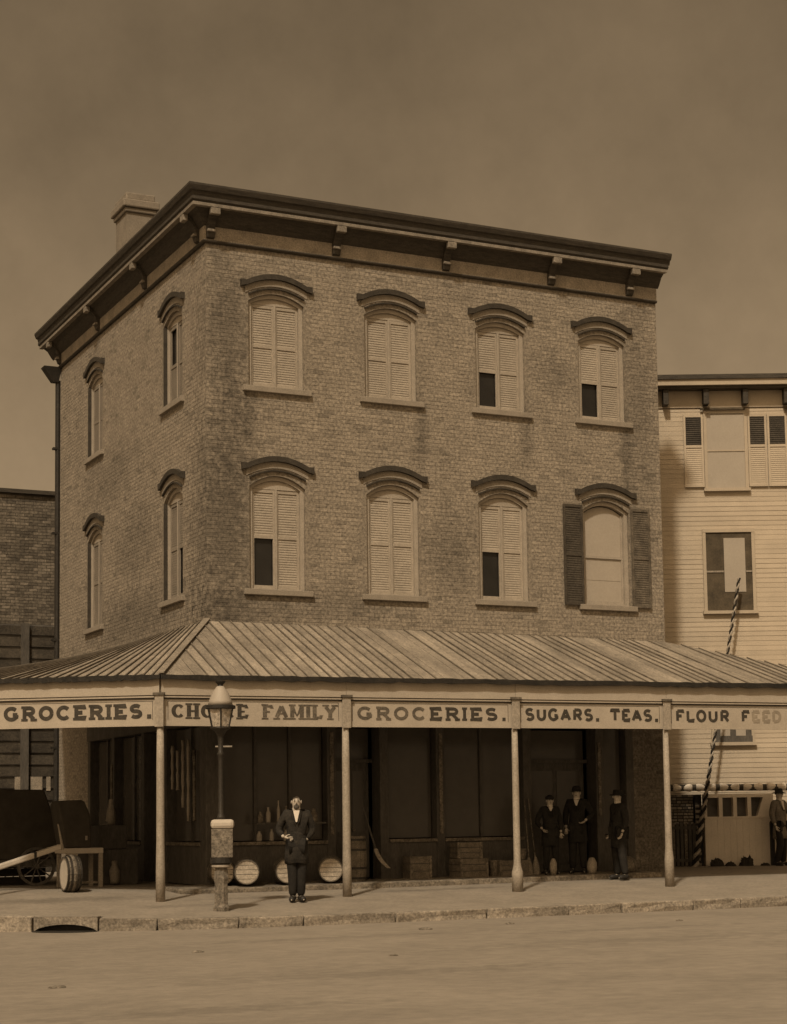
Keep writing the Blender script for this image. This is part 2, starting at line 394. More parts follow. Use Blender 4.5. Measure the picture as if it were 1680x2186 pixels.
# windows
def leaf(F, s0, s1, z0, z1, d, parent, m, up=True, lo=True, mid=None, name='shutter_leaf'):
    b = MB(F); st = .045; mid = mid or (z0+z1)/2
    b.box(s0, s0+st, d, d+.03, z0, z1); b.box(s1-st, s1, d, d+.03, z0, z1)
    for zz in (z0, mid-.03, z1-.06): b.box(s0+st, s1-st, d+.001, d+.029, zz, zz+.06)
    for on, q0, q1 in ((lo, z0+.06, mid-.03), (up, mid+.03, z1-.06)):
        if not on: continue
        n = int((q1-q0)/.045)
        for i in range(n):
            z = q0+(i+.5)*(q1-q0)/n
            b.hexa([F(s0+st, d+.003, z+.000), F(s1-st, d+.003, z+.000), F(s1-st, d+.017, z-.030), F(s0+st, d+.017, z-.030),
                    F(s0+st, d+.003, z+.034), F(s1-st, d+.003, z+.034), F(s1-st, d+.017, z-.016), F(s0+st, d+.017, z-.016)])
    return b.build(name, m, parent)
def window(F, s0, r, style):
    par = MB(F)
    A = arch(.555, r['zb'], r['zs'], r['za']-.005, 14, s0); I = arch(.48, r['zb']+.05, r['zs']-.02, r['za']-.08, 14, s0)
    n = len(A)
    P = [F(p[0], -.06, p[1]) for p in A]+[F(p[0], -.06, p[1]) for p in I]+[F(p[0], -.17, p[1]) for p in A]+[F(p[0], -.17, p[1]) for p in I]
    fs = []
    for i in range(n):
        j = (i+1) % n
        fs += [(i, j, n+j, n+i), (2*n+i, 2*n+j, j, i), (n+i, n+j, 3*n+j, 3*n+i)]
    par.faces(P, fs)
    wn = par.build('window', M['paint'], bld)
    MB(F).prism(I, -.20, -.165).build('pane', M['sash_glass'], wn)
    MB(F).box(s0-.68, s0+.68, -.02, .075, r['zb']-.085, r['zb']+.02).build('sill', M['band'], bld, bevel=.008)
    mid = (r['zb']+r['zs'])/2+(.0 if r is RW[0] else .05)
    zt_ = r['zs']-.03
    if style == 'blind':
        MB(F).prism(arch(.44, r['zb']+.55, r['zs']-.03, r['za']-.1, 12, s0), -.155, -.145).build('blind', M['blind'], wn)
        b = MB(F); b.box(s0-.47, s0+.47, -.16, -.12, r['zb']+.05, r['zb']+.12); b.box(s0-.47, s0-.43, -.16, -.12, r['zb']+.12, zt_); b.box(s0+.43, s0+.47, -.16, -.12, r['zb']+.12, zt_)
        b.box(s0-.43, s0+.43, -.158, -.118, mid-.025, mid+.025); b.build('sash', M['paint'], wn)
        MB(F).box(s0-.43, s0+.43, -.164, -.15, r['zb']+.12, mid-.026).build('blind', M['blind'], wn)
        for sg in (-1, 1):
            a, c = s0+sg*.58, s0+sg*1.03
            o = leaf(F, min(a, c), max(a, c), r['zb'], r['zs']+.1, .03, wn, M['shutter_dk'] if sg < 0 else M['shutter_mid'], mid=mid)
            o['label'] = 'dark louvred shutter folded back against the wall'
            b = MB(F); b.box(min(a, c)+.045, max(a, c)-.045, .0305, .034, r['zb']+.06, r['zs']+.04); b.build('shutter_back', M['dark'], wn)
    else:
        for q, (a, c) in enumerate(((s0-.475, s0-.008), (s0+.008, s0+.475))):
            key = 'LR'[q]
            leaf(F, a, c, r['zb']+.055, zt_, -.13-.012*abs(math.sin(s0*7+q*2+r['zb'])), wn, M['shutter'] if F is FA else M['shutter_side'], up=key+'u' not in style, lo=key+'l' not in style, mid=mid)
        A2 = arch(.475, zt_+.005, r['zs']-.02, r['za']-.085, 12, s0)
        MB(F).prism(A2, -.13, -.10).build('arched_head', M['shutter'], wn)
        MB(F).box(s0-.02, s0+.02, -.10, -.085, r['zb']+.055, zt_).build('astragal', M['paint'], wn)
    if F is FB: MB(F).box(s0-.562, s0-.505, -.165, .004, r['zb'], r['zs']).build('jamb_shade', M['hood'], wn)  # dark strip paints the shade of the left reveal on side windows
    # hood
    def curve(zap, hw=.62, rise=.17, n=16, ear=.1):
        P = [(s0-hw-ear, zap-rise+.012), (s0-hw-.001, zap-rise+.008)]
        P += [(s0+hw*(-1+2*i/n), zap-rise*((-1+2*i/n)**2)) for i in range(n+1)]
        return P+[(s0+hw+.001, zap-rise+.008), (s0+hw+ear, zap-rise+.012)]
    h = r['ht']
    t, u = curve(h), [(p[0], p[1]-.098-(.03 if i in (0, 20) else 0)) for i, p in enumerate(curve(h))]
    hd = MB(F).strip(t, u, .0, .075).build('window_hood', M['hood'], bld)
    t = curve(h-.101, .62, .17, ear=.0)[1:-1]; u = [(p[0], p[1]-.12) for p in t]
    MB(F).strip(t, u, .0, .016).build('hood_band', M['band'], hd)
    t = curve(h-.252, .56, .15, ear=0)[1:-1]; u = [(p[0], p[1]-.028) for p in t]
    MB(F).strip(t, u, .0, .045).build('hood_bead', M['hood'], hd)
M['shutter_mid'] = mat('weathered_dark_shutter', .10, 1, .7, .4, 6, .3, 40, .2)
stylesA = {(0, 0): '', (1, 0): '', (2, 0): 'Ll', (3, 0): 'Ll', (0, 1): 'Ll', (1, 1): '', (2, 1): 'Ll', (3, 1): 'blind'}
for i, x in enumerate(AX):
    for j, r in enumerate(RW): window(FA, x, r, stylesA[(i, j)])
for i, y in enumerate(BY):
    for j, r in enumerate(RW): window(FB, -y, r, {(0, 0): 'Lu', (0, 1): 'Rl'}.get((i, j), ''))
# cornice: swept round the corner as mitred pieces (profile in (outward, z))
def corn(name, prof, m, aext=0.0, bext=0.0):
    """prof: closed polygon of (d,z); runs along A from mitre at corner to Wd, and along B"""
    for side in 'AB':
        b = MB(); n = len(prof)
        if side == 'A': P = [Vector((-d, -d, z)) for d, z in prof]+[Vector((Wd+aext, -d, z)) for d, z in prof]
        else: P = [Vector((-d, -d, z)) for d, z in prof]+[Vector((-d, Dp+bext, z)) for d, z in prof]
        b.faces(P, [tuple(range(n)), tuple(range(2*n-1, n-1, -1))]+[(i, i+n, (i+1) % n+n, (i+1) % n) for i in range(n)])
        b.build(name, m, bld)
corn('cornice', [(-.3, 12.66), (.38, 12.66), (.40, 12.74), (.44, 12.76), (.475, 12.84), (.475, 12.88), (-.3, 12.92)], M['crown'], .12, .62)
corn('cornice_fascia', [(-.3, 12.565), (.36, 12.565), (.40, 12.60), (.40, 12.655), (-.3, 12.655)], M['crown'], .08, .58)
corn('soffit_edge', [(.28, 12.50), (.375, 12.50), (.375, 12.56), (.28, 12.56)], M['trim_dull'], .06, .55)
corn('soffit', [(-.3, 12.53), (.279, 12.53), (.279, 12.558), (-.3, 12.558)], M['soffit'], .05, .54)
corn('cove', [(.046, 12.24), (.10, 12.30), (.19, 12.44), (.278, 12.50), (.278, 12.529), (.046, 12.529)], M['crown'], .04, .5)  # added dark cove, stands in for the shadow on the upper frieze
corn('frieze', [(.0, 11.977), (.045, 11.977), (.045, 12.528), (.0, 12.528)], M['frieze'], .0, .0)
corn('frieze_moulding', [(.0, 11.93), (.05, 11.93), (.07, 11.955), (.07, 11.975), (.0, 11.975)], M['crown'], .0, .0)
def bracket(F, s):
    br = MB(F); prof = [(.046, 12.0), (.10, 12.02), (.13, 12.10), (.12, 12.2), (.17, 12.32), (.27, 12.40), (.34, 12.42), (.34, 12.52), (.046, 12.52)]
    n = len(prof)
    P = [F(s-.075, d, z) for d, z in prof]+[F(s+.075, d, z) for d, z in prof]
    br.faces(P, [tuple(range(n)), tuple(range(2*n-1, n-1, -1))]+[(i, i+n, (i+1) % n+n, (i+1) % n) for i in range(n)])
    o = br.build('bracket', M['crown'], bld)
    MB(F).box(s-.095, s+.095, .275, .372, 12.375, 12.495).build('bracket_cap', M['trim_dull'], o, bevel=.01)
    MB(F).box(s-.085, s+.085, .10, .165, 12.11, 12.16).build('bracket_scroll', M['trim_dull'], o, bevel=.01)
for s in (.07, 2.61, 4.97, 7.37, 9.25): bracket(FA, s)
for y in (.28, 3.4, 6.72, 9.86): bracket(FB, -y)
# downpipe with hopper on the far end of the side wall
b = MB(); b.tube([(-.05, 10.06, .3), (-.05, 10.06, 11.65)], .06, 10)
for z in (3, 5.5, 8, 10): b.box(-.17, -.0, 10.0, 10.12, z, z+.05)
dp = b.build('downpipe', M['iron'], bld)
b = MB(); b.faces([(-.05, 9.98, 11.6), (-.2, 9.98, 11.6), (-.2, 10.14, 11.6), (-.05, 10.14, 11.6), (-.0, 9.9, 11.95), (-.42, 9.9, 11.95), (-.42, 10.22, 11.95), (0, 10.22, 11.95)],
                  [(0, 1, 2, 3), (4, 5, 6, 7), (0, 1, 5, 4), (1, 2, 6, 5), (2, 3, 7, 6), (3, 0, 4, 7)]); b.build('hopper', M['iron'], dp)
# chimney
b = MB(); b.box(.36, .98, 6.0, 6.8, 12.4, 14.5); ch = b.build('chimney', M['chim'], bld)
b = MB(); b.box(.31, 1.03, 5.95, 6.85, 14.5, 14.6); b.box(.26, 1.08, 5.90, 6.90, 14.6, 14.78); b.box(.34, 1.00, 5.98, 6.82, 14.78, 14.95); b.build('chimney_cap', M['chim'], ch, bevel=.03)

# ---------------------------------------------------------------- shopfronts under the awning
PZ = .17
b = MB()
b.hexa([(-.9, -1.2, -.1), (8.9, -1.2, -.1), (8.9, 0, -.1), (-.9, 0, -.1), (-.9, -1.2, .13), (8.9, -1.2, .19), (8.9, 0, .20), (-.9, 0, .17)])
b.build('store_step', M['step'], bld, bevel=.015)
def room(x0, x1, y0, y1):
    b = MB(); z0, z1 = .1, 3.4
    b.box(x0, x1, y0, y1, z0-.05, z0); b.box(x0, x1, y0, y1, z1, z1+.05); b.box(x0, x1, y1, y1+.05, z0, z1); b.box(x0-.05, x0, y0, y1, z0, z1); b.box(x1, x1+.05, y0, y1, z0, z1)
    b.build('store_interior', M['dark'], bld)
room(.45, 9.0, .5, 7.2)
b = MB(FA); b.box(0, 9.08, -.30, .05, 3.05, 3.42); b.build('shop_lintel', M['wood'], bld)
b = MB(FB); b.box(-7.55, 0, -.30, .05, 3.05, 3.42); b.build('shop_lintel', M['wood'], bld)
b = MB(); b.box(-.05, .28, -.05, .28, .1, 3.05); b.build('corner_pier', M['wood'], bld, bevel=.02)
def bay(F, s0, s1, dr=False, lit=None):
    if dr:
        d = MB(F).box(s0+.06, s1-.06, -.42, -.36, .2, 2.35).build('door', M['wood'], bld)
        for k in (0, 1):
            c = (s0+s1)/2; a, e = (s0+.16, c-.05) if k == 0 else (c+.05, s1-.16)
            MB(F).box(a, e, -.36, -.35, 1.05, 2.2).build('pane', M['glass'], d)
            MB(F).box(a, e, -.36, -.335, .35, .92).build('door_panel', M['wood'], d, bevel=.01)
        MB(F).tube([F((s0+s1)/2+.05, -.33, 1.1), F((s0+s1)/2+.05, -.28, 1.1)], .03).build('handle', M['wood2'], d)
        MB(F).box(s0+.06, s1-.06, -.42, -.36, 2.42, 3.0).build('transom_pane', M['glass'], bld)
        MB(F).box(s0, s1, -.43, -.30, 2.35, 2.42).build('transom_bar', M['wood'], bld)
    else:
        MB(F).box(s0, s1, -.22, .0, .15, .85).build('stall_riser', M['wood'], bld)
        MB(F).box(s0, s1, -.22, .05, .85, .91).build('window_shelf', M['wood2'], bld)
        nb = max(1, round((s1-s0)/.8)); wv = (s1-s0)/nb
        for i in range(nb):
            MB(F).box(s0+i*wv+.03, s0+(i+1)*wv-.03, -.18, -.165, .93, 3.03).build('shop_window_pane', M['glass'], bld)
            if i: MB(F).box(s0+i*wv-.025, s0+i*wv+.025, -.20, -.12, .92, 3.04).build('mullion', M['wood'], bld)
def pil(F, s, m='wood', w=.09): MB(F).box(s-w, s+w, -.34, .03, .1, 3.05).build('pilaster', M[m], bld, bevel=.012)
for s in (2.42, 3.5, 4.69, 6.6, 8.27, 8.98): pil(FA, s)
for s in (2.42, 4.69): MB(FA).box(s-.035, s+.035, .031, .05, 1.0, 2.9).build('worn_moulding', M['wood2'], bld)
MB(FA).box(8.22, 8.28, .031, .05, 1.3, 2.75).build('worn_moulding', M['wood2'], bld)
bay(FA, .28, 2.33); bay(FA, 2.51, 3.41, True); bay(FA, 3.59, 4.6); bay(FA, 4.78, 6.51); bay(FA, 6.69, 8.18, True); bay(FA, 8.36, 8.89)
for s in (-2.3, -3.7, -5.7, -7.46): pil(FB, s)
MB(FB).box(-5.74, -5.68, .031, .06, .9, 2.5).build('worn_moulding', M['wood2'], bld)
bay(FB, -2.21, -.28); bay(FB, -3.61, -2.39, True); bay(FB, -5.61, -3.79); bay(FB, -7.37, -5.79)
# pale turned bars hung in the side window near the corner
for s, z0, z1 in ((-1.82, 1.9, 2.72), (-1.52, 1.88, 2.62), (-1.22, 1.55, 2.8), (-.92, 1.3, 2.8), (-.6, 1.3, 2.6)):
    k = 8; pts = [(FB(s, .04, z0+(z1-z0)*i/k)) for i in range(k+1)]
    MB().tube(pts, [.018+.02*abs(math.sin(i*1.9+s*3)) for i in range(k+1)], 8).build('window_bar', M['shutter'] if s < -.7 else M['wood2'], bld, smooth=True)

# ---------------------------------------------------------------- awning
aw = empty('awning', (0, -2.5, 0), 'long plank roofed store awning on pale posts with lettered sign boards', 'awning')
E0 = Vector((-1.70, -2.47)); dl = Vector((-.834, .552)); SLP = -.079
def eaveA(x): return Vector((x, E0.y+SLP*(x-E0.x), 3.675+.002*x))
def wallA(x):
    if x >= 0 and x <= 9.94: return Vector((x, -.02, 4.90-.008*x))
    if x < 0:
        t = x/E0.x; return Vector((x, -.02+(E0.y+.02)*t, 4.90+(3.675-4.90)*t))
    t = (x-9.94)/(12.6-9.94); e = eaveA(12.6); return Vector((x, -.02+(e.y+.02)*t, 4.82+(e.z-4.82)*t))
def plank(t0, t1, e1, e0, jit):
    up = Vector((0, 0, 1)); j = Vector((0, 0, jit)); th = Vector((0, 0, -.028))
    b = MB(); b.hexa([t0+j+th, t1+j+th, e1+j+th, e0+j+th, t0+j, t1+j, e1+j, e0+j]); return b.build('roof_plank', M['plank'], aw)
ra = random.Random(5); x = E0.x
while x < 12.55:
    wv = ra.uniform(.17, .225); x1 = min(x+wv, 12.6)
    if x < 0 < x1: x1 = 0.0
    if x < 9.94 < x1: x1 = 9.94
    if x1-x > .04:
        g = .004; jt = ra.uniform(-.006, .006)
        plank(wallA(x+g), wallA(x1-g), eaveA(x1-g), eaveA(x+g), jt)
        b = MB(); a, c = wallA(x1), eaveA(x1); q = Vector((.011, 0, 0)); h = Vector((0, 0, .026)); 
        if (c-a).length > .3 and ra.random() < .75:
            b.hexa([a-q, a+q, c+q, c-q, a-q+h, a+q+h, c+q+h, c-q+h]); b.build('roof_batten', M['seam'], aw)
    x = x1
def eaveL(s): p = E0+dl*s; return Vector((p.x, p.y, 3.675-.004*s))
def wallL(s): return Vector((-.02, max(0, .113+1.80*s), 4.90+.01*s))
s = 0.0
while s < 5.45:
    s1 = s+ra.uniform(.14, .19); g = .006
    a0, a1 = wallL(s+g), wallL(s1-g)
    if s == 0: a0 = Vector((0, 0, 4.9))
    plank(a0, a1, eaveL(s1-g), eaveL(s+g), ra.uniform(-.006, .006))
    a, c = wallL(s1), eaveL(s1); q = (Vector((dl.x, dl.y, 0))*.011); h = Vector((0, 0, .026))
    MB().hexa([a-q, a+q, c+q, c-q, a-q+h, a+q+h, c+q+h, c-q+h]).build('roof_batten', M['seam'], aw)
    s = s1
a, c = Vector((0, 0, 4.93)), Vector((E0.x, E0.y, 3.72)); q = Vector((.05, -.035, 0))
MB().hexa([a-q, a+q, c+q, c-q, a-q+Vector((0, 0, .02)), a+q+Vector((0, 0, .02)), c+q+Vector((0, 0, .02)), c-q+Vector((0, 0, .02))]).build('hip_board', M['plank'], aw)
# return slope at the right end
for k in range(10):
    t0, t1 = k/10, (k+1)/10; e = eaveA(12.6); cc = Vector((9.94, -.02, 4.82))
    def hp(t): return cc.lerp(e, t)
    def fr(t): return Vector((12.6, -.02+(e.y+.02)*t, e.z)) if t > 0 else Vector((12.6, -.02, e.z))
    plank(hp(t0), hp(t1), fr(t1), fr(t0), 0)
# ragged dark gutter along the eave
def eave_pt(u):   # u<0 left wing, u>0 front
    return eaveL(-u) if u < 0 else eaveA(E0.x+u)
for u0, u1 in ((-5.45, 0), (0, 14.5)):
    b = MB(); n = 90; pts = []
    F2 = None
    for i in range(n+1):
        u = u0+(u1-u0)*i/n; p = eave_pt(u); nrm = Vector((-.552, -.834, 0)) if u1 <= 0 else Vector((SLP, -1, 0)).normalized()
        zt_, zb_ = p.z+.02+ra.uniform(-.008, .008), p.z-.055+ra.uniform(-.022, .006)
        pts.append([p+Vector((0, 0, zt_-p.z)), p+nrm*.05+Vector((0, 0, zt_-p.z)), p+nrm*.05+Vector((0, 0, zb_-p.z)), p+Vector((0, 0, zb_-p.z))])
    vs = [[b.bm.verts.new(q) for q in r] for r in pts]
    for r0, r1 in zip(vs, vs[1:]):
        for k in range(4): b.bm.faces.new((r0[k], r0[(k+1) % 4], r1[(k+1) % 4], r1[k]))
    b.bm.faces.new(vs[0]); b.bm.faces.new(vs[-1][::-1])
    b.build('gutter', M['gutter'], aw)
# posts
P = [(-1.67+(-.834)*3.2, -2.37+.552*3.2), (-1.67, -2.37), (1.542, -2.62), (4.707, -2.872), (7.744, -3.112), (10.85, -3.357)]
for i, (x, y) in enumerate(P):
    z0 = gz(x, y); b = MB(); r = .062
    if i == 3:
        prof = [(.10, z0-.02), (.10, z0+.34), (.085, z0+.38), (.062, z0+.5), (.06, 2.2), (.052, 2.86)]
    elif i == 4: prof = [(.088, z0-.02), (.085, z0+.5), (.066, z0+.7), (.060, 1.6), (.05, 2.86)]
    else: prof = [(.078, z0-.02), (.076, z0+.5), (.068, z0+1.0), (.066, 2.2), (.056, 2.86)]
    b.lathe(prof, (x, y, 0), 14)
    po = b.build('post', M['post'], aw, smooth=True)
# sign boards and trim between posts
FONT = {}
def stroke_font():
    def arcp(cx, cz, rx, rz, a0, a1, n=10): return [(cx+rx*math.cos(R_(a0+(a1-a0)*i/n)), cz+rz*math.sin(R_(a0+(a1-a0)*i/n))) for i in range(n+1)]
    F = FONT
    F['I'] = (.25, [[(.5, 0), (.5, 1)]], [(.5, 0), (.5, 1)])
    F['L'] = (.75, [[(.2, 1), (.2, 0)], [(.2, 0), (.92, 0), (.92, .22)]], [(.2, 1), (.2, 0)])
    F['E'] = (.8, [[(.2, 0), (.2, 1)], [(.2, 1), (.9, 1), (.9, .8)], [(.2, .5), (.72, .5)], [(.2, 0), (.92, 0), (.92, .22)]], [(.2, 0), (.2, 1)])
    F['F'] = (.78, [[(.2, 0), (.2, 1)], [(.2, 1), (.92, 1), (.92, .8)], [(.2, .5), (.72, .5)]], [(.2, 0), (.2, 1)])
    F['T'] = (.85, [[(.5, 0), (.5, 1)], [(.04, .82), (.04, 1), (.96, 1), (.96, .82)]], [(.5, 0)])
    F['H'] = (.9, [[(.16, 0), (.16, 1)], [(.84, 0), (.84, 1)], [(.16, .5), (.84, .5)]], [(.16, 0), (.16, 1), (.84, 0), (.84, 1)])
    F['M'] = (1.1, [[(.14, 0), (.14, 1)], [(.14, 1), (.5, .15), (.86, 1)], [(.86, 1), (.86, 0)]], [(.14, 0), (.86, 0), (.14, 1), (.86, 1)])
    F['A'] = (.95, [[(.08, 0), (.5, 1)], [(.5, 1), (.92, 0)], [(.25, .33), (.75, .33)]], [(.08, 0), (.92, 0)])
    F['Y'] = (.9, [[(.5, 0), (.5, .45)], [(.08, 1), (.5, .45)], [(.92, 1), (.5, .45)]], [(.5, 0), (.08, 1), (.92, 1)])
    F['O'] = (.95, [arcp(.5, .5, .4, .5, 0, 360, 20)], [])
    F['C'] = (.9, [arcp(.52, .5, .42, .5, 40, 320, 16)], [])
    F['G'] = (.95, [arcp(.5, .5, .42, .5, 42, 345, 16), [(.6, .42), (.93, .42)], [(.86, .42), (.86, .08)]], [])
    F['D'] = (.9, [[(.18, 0), (.18, 1)], [(.18, 1), (.45, 1)]+arcp(.45, .5, .45, .5, 90, -90, 12)+[(.18, 0)]], [(.18, 0), (.18, 1)])
    F['R'] = (.9, [[(.18, 0), (.18, 1)], [(.18, 1), (.5, 1)]+arcp(.55, .74, .3, .26, 90, -90, 8)+[(.18, .48)], [(.5, .48), (.88, 0)]], [(.18, 0), (.18, 1), (.88, 0)])
    F['S'] = (.82, [arcp(.48, .745, .36, .255, 35, 270, 10)[:-1]+arcp(.48, .26, .38, .26, 90, -145, 10)], [])
    F['U'] = (.9, [[(.14, 1), (.14, .35)]+arcp(.5, .35, .36, .35, 180, 360, 10)+[(.86, .35), (.86, 1)]], [(.14, 1), (.86, 1)])
    F['.'] = (.3, [], [])
stroke_font()
def glyph(F, ch, s0, z0, wd, h, th, serif, d0, d1, thin=1.0):
    b = MB(F); wr, strokes, feet = FONT[ch]
    if ch == '.': b.box(s0+wd*.2, s0+wd*.2+th*1.1, d0, d1, z0, z0+th*1.1); return b
    def pt(p): return (s0+p[0]*wd, z0+th/2+p[1]*(h-th))
    dd = 0
    for st in strokes:
        pts = [pt(p) for p in st]
        L_, R__ = [], []
        for i, p in enumerate(pts):
            a, c = pts[max(i-1, 0)], pts[min(i+1, len(pts)-1)]
            if len(st) > 12 and st[0] == st[-1] and i in (0, len(pts)-1): a, c = pts[-2], pts[1]
            tx, tz = c[0]-a[0], c[1]-a[1]; l = math.hypot(tx, tz) or 1; tx /= l; tz /= l
            k = th/2*(thin+(1-thin)*abs(tz)) if thin < 1 else th/2
            if 0 < i < len(pts)-1 and len(pts) <= 4: k *= 1.25
            L_.append((p[0]-tz*k, p[1]+tx*k)); R__.append((p[0]+tz*k, p[1]-tx*k))
        for i in range(len(pts)-1):
            b.prism([R__[i], R__[i+1], L_[i+1], L_[i]], d0, d1+dd)
        dd += .0007
    if serif:
        sw = th*.62
        for f in feet:
            p = pt(f); zz = z0 if f[1] == 0 else z0+h-serif
            b.box(p[0]-th/2-sw*.55, p[0]+th/2+sw*.55, d0, d1+dd, zz, zz+serif); dd += .0007
    return b
def write(F, text, s0, s1, z0, h, th, serif, parent, d=.012, thin=1.0, mats=None):
    ws = [FONT[c][0] if c != ' ' else .75 for c in text]; gap = .26
    tot = sum(ws)+gap*(len(ws)-1); k = (s1-s0)/tot; s = s0
    for i, (c, wv) in enumerate(zip(text, ws)):
        if c != ' ':
            mm = mats(i) if mats else M['letter']
            glyph(F, c, s, z0, wv*k, h, th, serif, d, d+.004, thin).build('letter', mm, parent)
        s += (wv+gap)*k
SB, ST = 2.857, 3.30
words = [('GROCERIES.', 'slab'), ('CHOICE FAMILY', 'didone'), ('GROCERIES.', 'slab2'), ('SUGARS. TEAS.', 'sans'), ('FLOUR FEED', 'sans')]
for i in range(5):
    a, c = Vector((*P[i], 0)), Vector((*P[i+1], 0)); F = Frame(a, ((c-a).x, (c-a).y)); Ln = (c-a).length
    sb = MB(F).box(0.003, Ln-.003, -.03, .012, SB, ST).build('sign_board', M['sign'], aw)
    sb['label'] = ['left wing sign board lettered GROCERIES', 'sign board lettered CHOICE FAMILY', 'sign board lettered GROCERIES on the front', 'sign board lettered SUGARS TEAS', 'sign board lettered FLOUR FEED'][i]
    MB(F).box(0.003, Ln-.003, -.05, .03, ST, ST+.022).build('moulding', M['letter'], sb)
    MB(F).box(0.003, Ln-.003, -.05, .045, ST+.022, ST+.05).build('moulding', M['sign'], aw)
    MB(F).box(0.003, Ln-.003, -.05, .03, ST+.05, ST+.063).build('moulding', M['letter'], aw)
    MB(F).box(0.003, Ln-.003, -.05, .06, ST+.063, ST+.35).build('fascia_board', M['sign'], aw)

    # thin painted line round the panel
    b = MB(F); l0, l1, q0, q1 = .13, Ln-.13, SB+.10, ST-.04
    b.box(l0, l1, .0121, .015, q1, q1+.009); b.box(l0-.009, l0, .0121, .015, q0, q1+.009); b.box(l1, l1+.009, .0121, .015, q0, q1+.009)
    b.build('panel_line', M['letter2'], sb)
    t, k = words[i]
    if k == 'slab': write(F, t, .55, Ln-.16, SB+.12, .25, .066, .042, sb)
    if k == 'slab2': write(F, t, .22, Ln-.17, SB+.12, .235, .056, .04, sb, mats=lambda i: M['letter2'] if i < 4 else M['letter'])
    if k == 'didone': write(F, t, .20, Ln-.18, SB+.12, .255, .070, .026, sb, thin=.4, mats=lambda i: M['letter'] if i < 6 else M['letter2'])
    if k == 'sans': write(F, t, .22, (Ln-.17) if i == 3 else 2.48, SB+.125, .235, .056, 0, sb, mats=(lambda i: M['letter']) if i == 3 else (lambda i: M['letter'] if i < 7 else M['faint']))
    if i == 4:
        pass
    # pilaster strip over the post
    for q, e in ((c, 1),) + (((a, 0),) if i == 0 else ()):
        G = F; sx = Ln if e else 0
        MB(F).box(sx-.075, sx+.075, .0615, .085, SB-.02, ST+.06).build('post_strip', M['post'], aw, bevel=.006)
        MB(F).box(sx-.10, sx+.10, .0615, .11, ST+.06, ST+.10).build('post_cap', M['letter2'], aw)
# rafters
for k in range(17):
    x = -1.2+k*.8; a, c = wallA(x)+Vector((0, .0, -.05)), eaveA(x)+Vector((0, .1, -.05)); q = Vector((.03, 0, 0)); h = Vector((0, 0, -.09))
    MB().hexa([a-q, a+q, c+q, c-q, a-q+h, a+q+h, c+q+h, c-q+h]).build('rafter', M['wood2'], aw)

# ---------------------------------------------------------------- street lamp with boxy pedestal
LX, LY = -1.30, -4.2; LZ = gz(LX, LY)
lamp = empty('street_lamp', (LX, LY, LZ), 'glass lantern street lamp on dark pole above a boxy pedestal with pale cap', 'street lamp')
b = MB(); b.lathe([(.13, LZ-.02), (.135, LZ+.05), (.11, LZ+.1), (.105, LZ+.42), (.12, LZ+.5), (.10, .58)], (LX, LY, 0), 8); b.build('pedestal', M['stone'], lamp)
b = MB(); b.lathe([(.13, .575), (.15, .59), (.15, .615), (.12, .625)], (LX, LY, 0), 16); b.build('flange', M['paint'], lamp)
b = MB(); b.lathe([(.12, .62), (.17, .65), (.17, .73)], (LX, LY, 0), 16); b.build('box_base', M['iron'], lamp)
FL = Frame((LX+.02, LY, 0), (.95, -.31)); FL = Frame((LX+.02, LY, 0), (.93, -.36))
b = MB(FL); b.box(-.165, .165, -.13, .13, .73, 1.17); b.build('pedestal_box', M['stone'], lamp, bevel=.01)
b = MB(FL); b.box(-.175, .185, -.15, .15, 1.17, 1.315); b.build('pedestal_cap', M['white'], lamp, bevel=.05)
b = MB(); b.lathe([(.075, 1.31), (.06, 1.36), (.04, 1.42), (.036, 2.2), (.045, 2.3), (.06, 2.33), (.04, 2.36), (.04, 2.5), (.05, 2.6), (.09, 2.68), (.155, 2.72), (.155, 2.745)], (LX, LY, 0), 14); b.build('pole', M['pole'], lamp, smooth=True)
b = MB(FL); b.tube([FL(-.1, 0, 2.44), FL(.16, 0, 2.44)], .014, 8); b.build('ladder_bar', M['band'], lamp)
nn = 6
for k in range(nn):
    a0, a1 = 2*math.pi*k/nn+.2, 2*math.pi*(k+1)/nn+.2
    def rp(a, r, z): return Vector((LX+r*math.cos(a), LY+r*math.sin(a), z))
    b = MB(); q = [rp(a0, .145, 2.75), rp(a1, .145, 2.75), rp(a1, .208, 3.02), rp(a0, .208, 3.02)]; cc = Vector((LX, LY, 2.9))
    b.hexa([*[p for p in q], *[cc+(p-cc)*.97 for p in q]]); b.build('lantern_pane', M['lglass'], lamp)
    MB().tube([rp(a0, .15, 2.74), rp(a0, .216, 3.03)], .012, 6).build('lantern_bar', M['iron'], lamp)
b = MB(); b.lathe([(.20, 3.02), (.235, 3.03), (.235, 3.075), (.20, 3.085)], (LX, LY, 0), 18); b.build('lantern_rim', M['iron'], lamp)
b = MB(); b.lathe([(.195, 3.083), (.178, 3.15), (.148, 3.23), (.112, 3.30), (.075, 3.35), (.055, 3.38)], (LX, LY, 0), 20); b.build('dome', M['milk'], lamp, smooth=True)
b = MB(); b.lathe([(.05, 3.375), (.04, 3.40), (.075, 3.44), (.08, 3.46), (.02, 3.47), (.0, 3.475)], (LX, LY, 0), 14); b.build('finial', M['iron'], lamp)

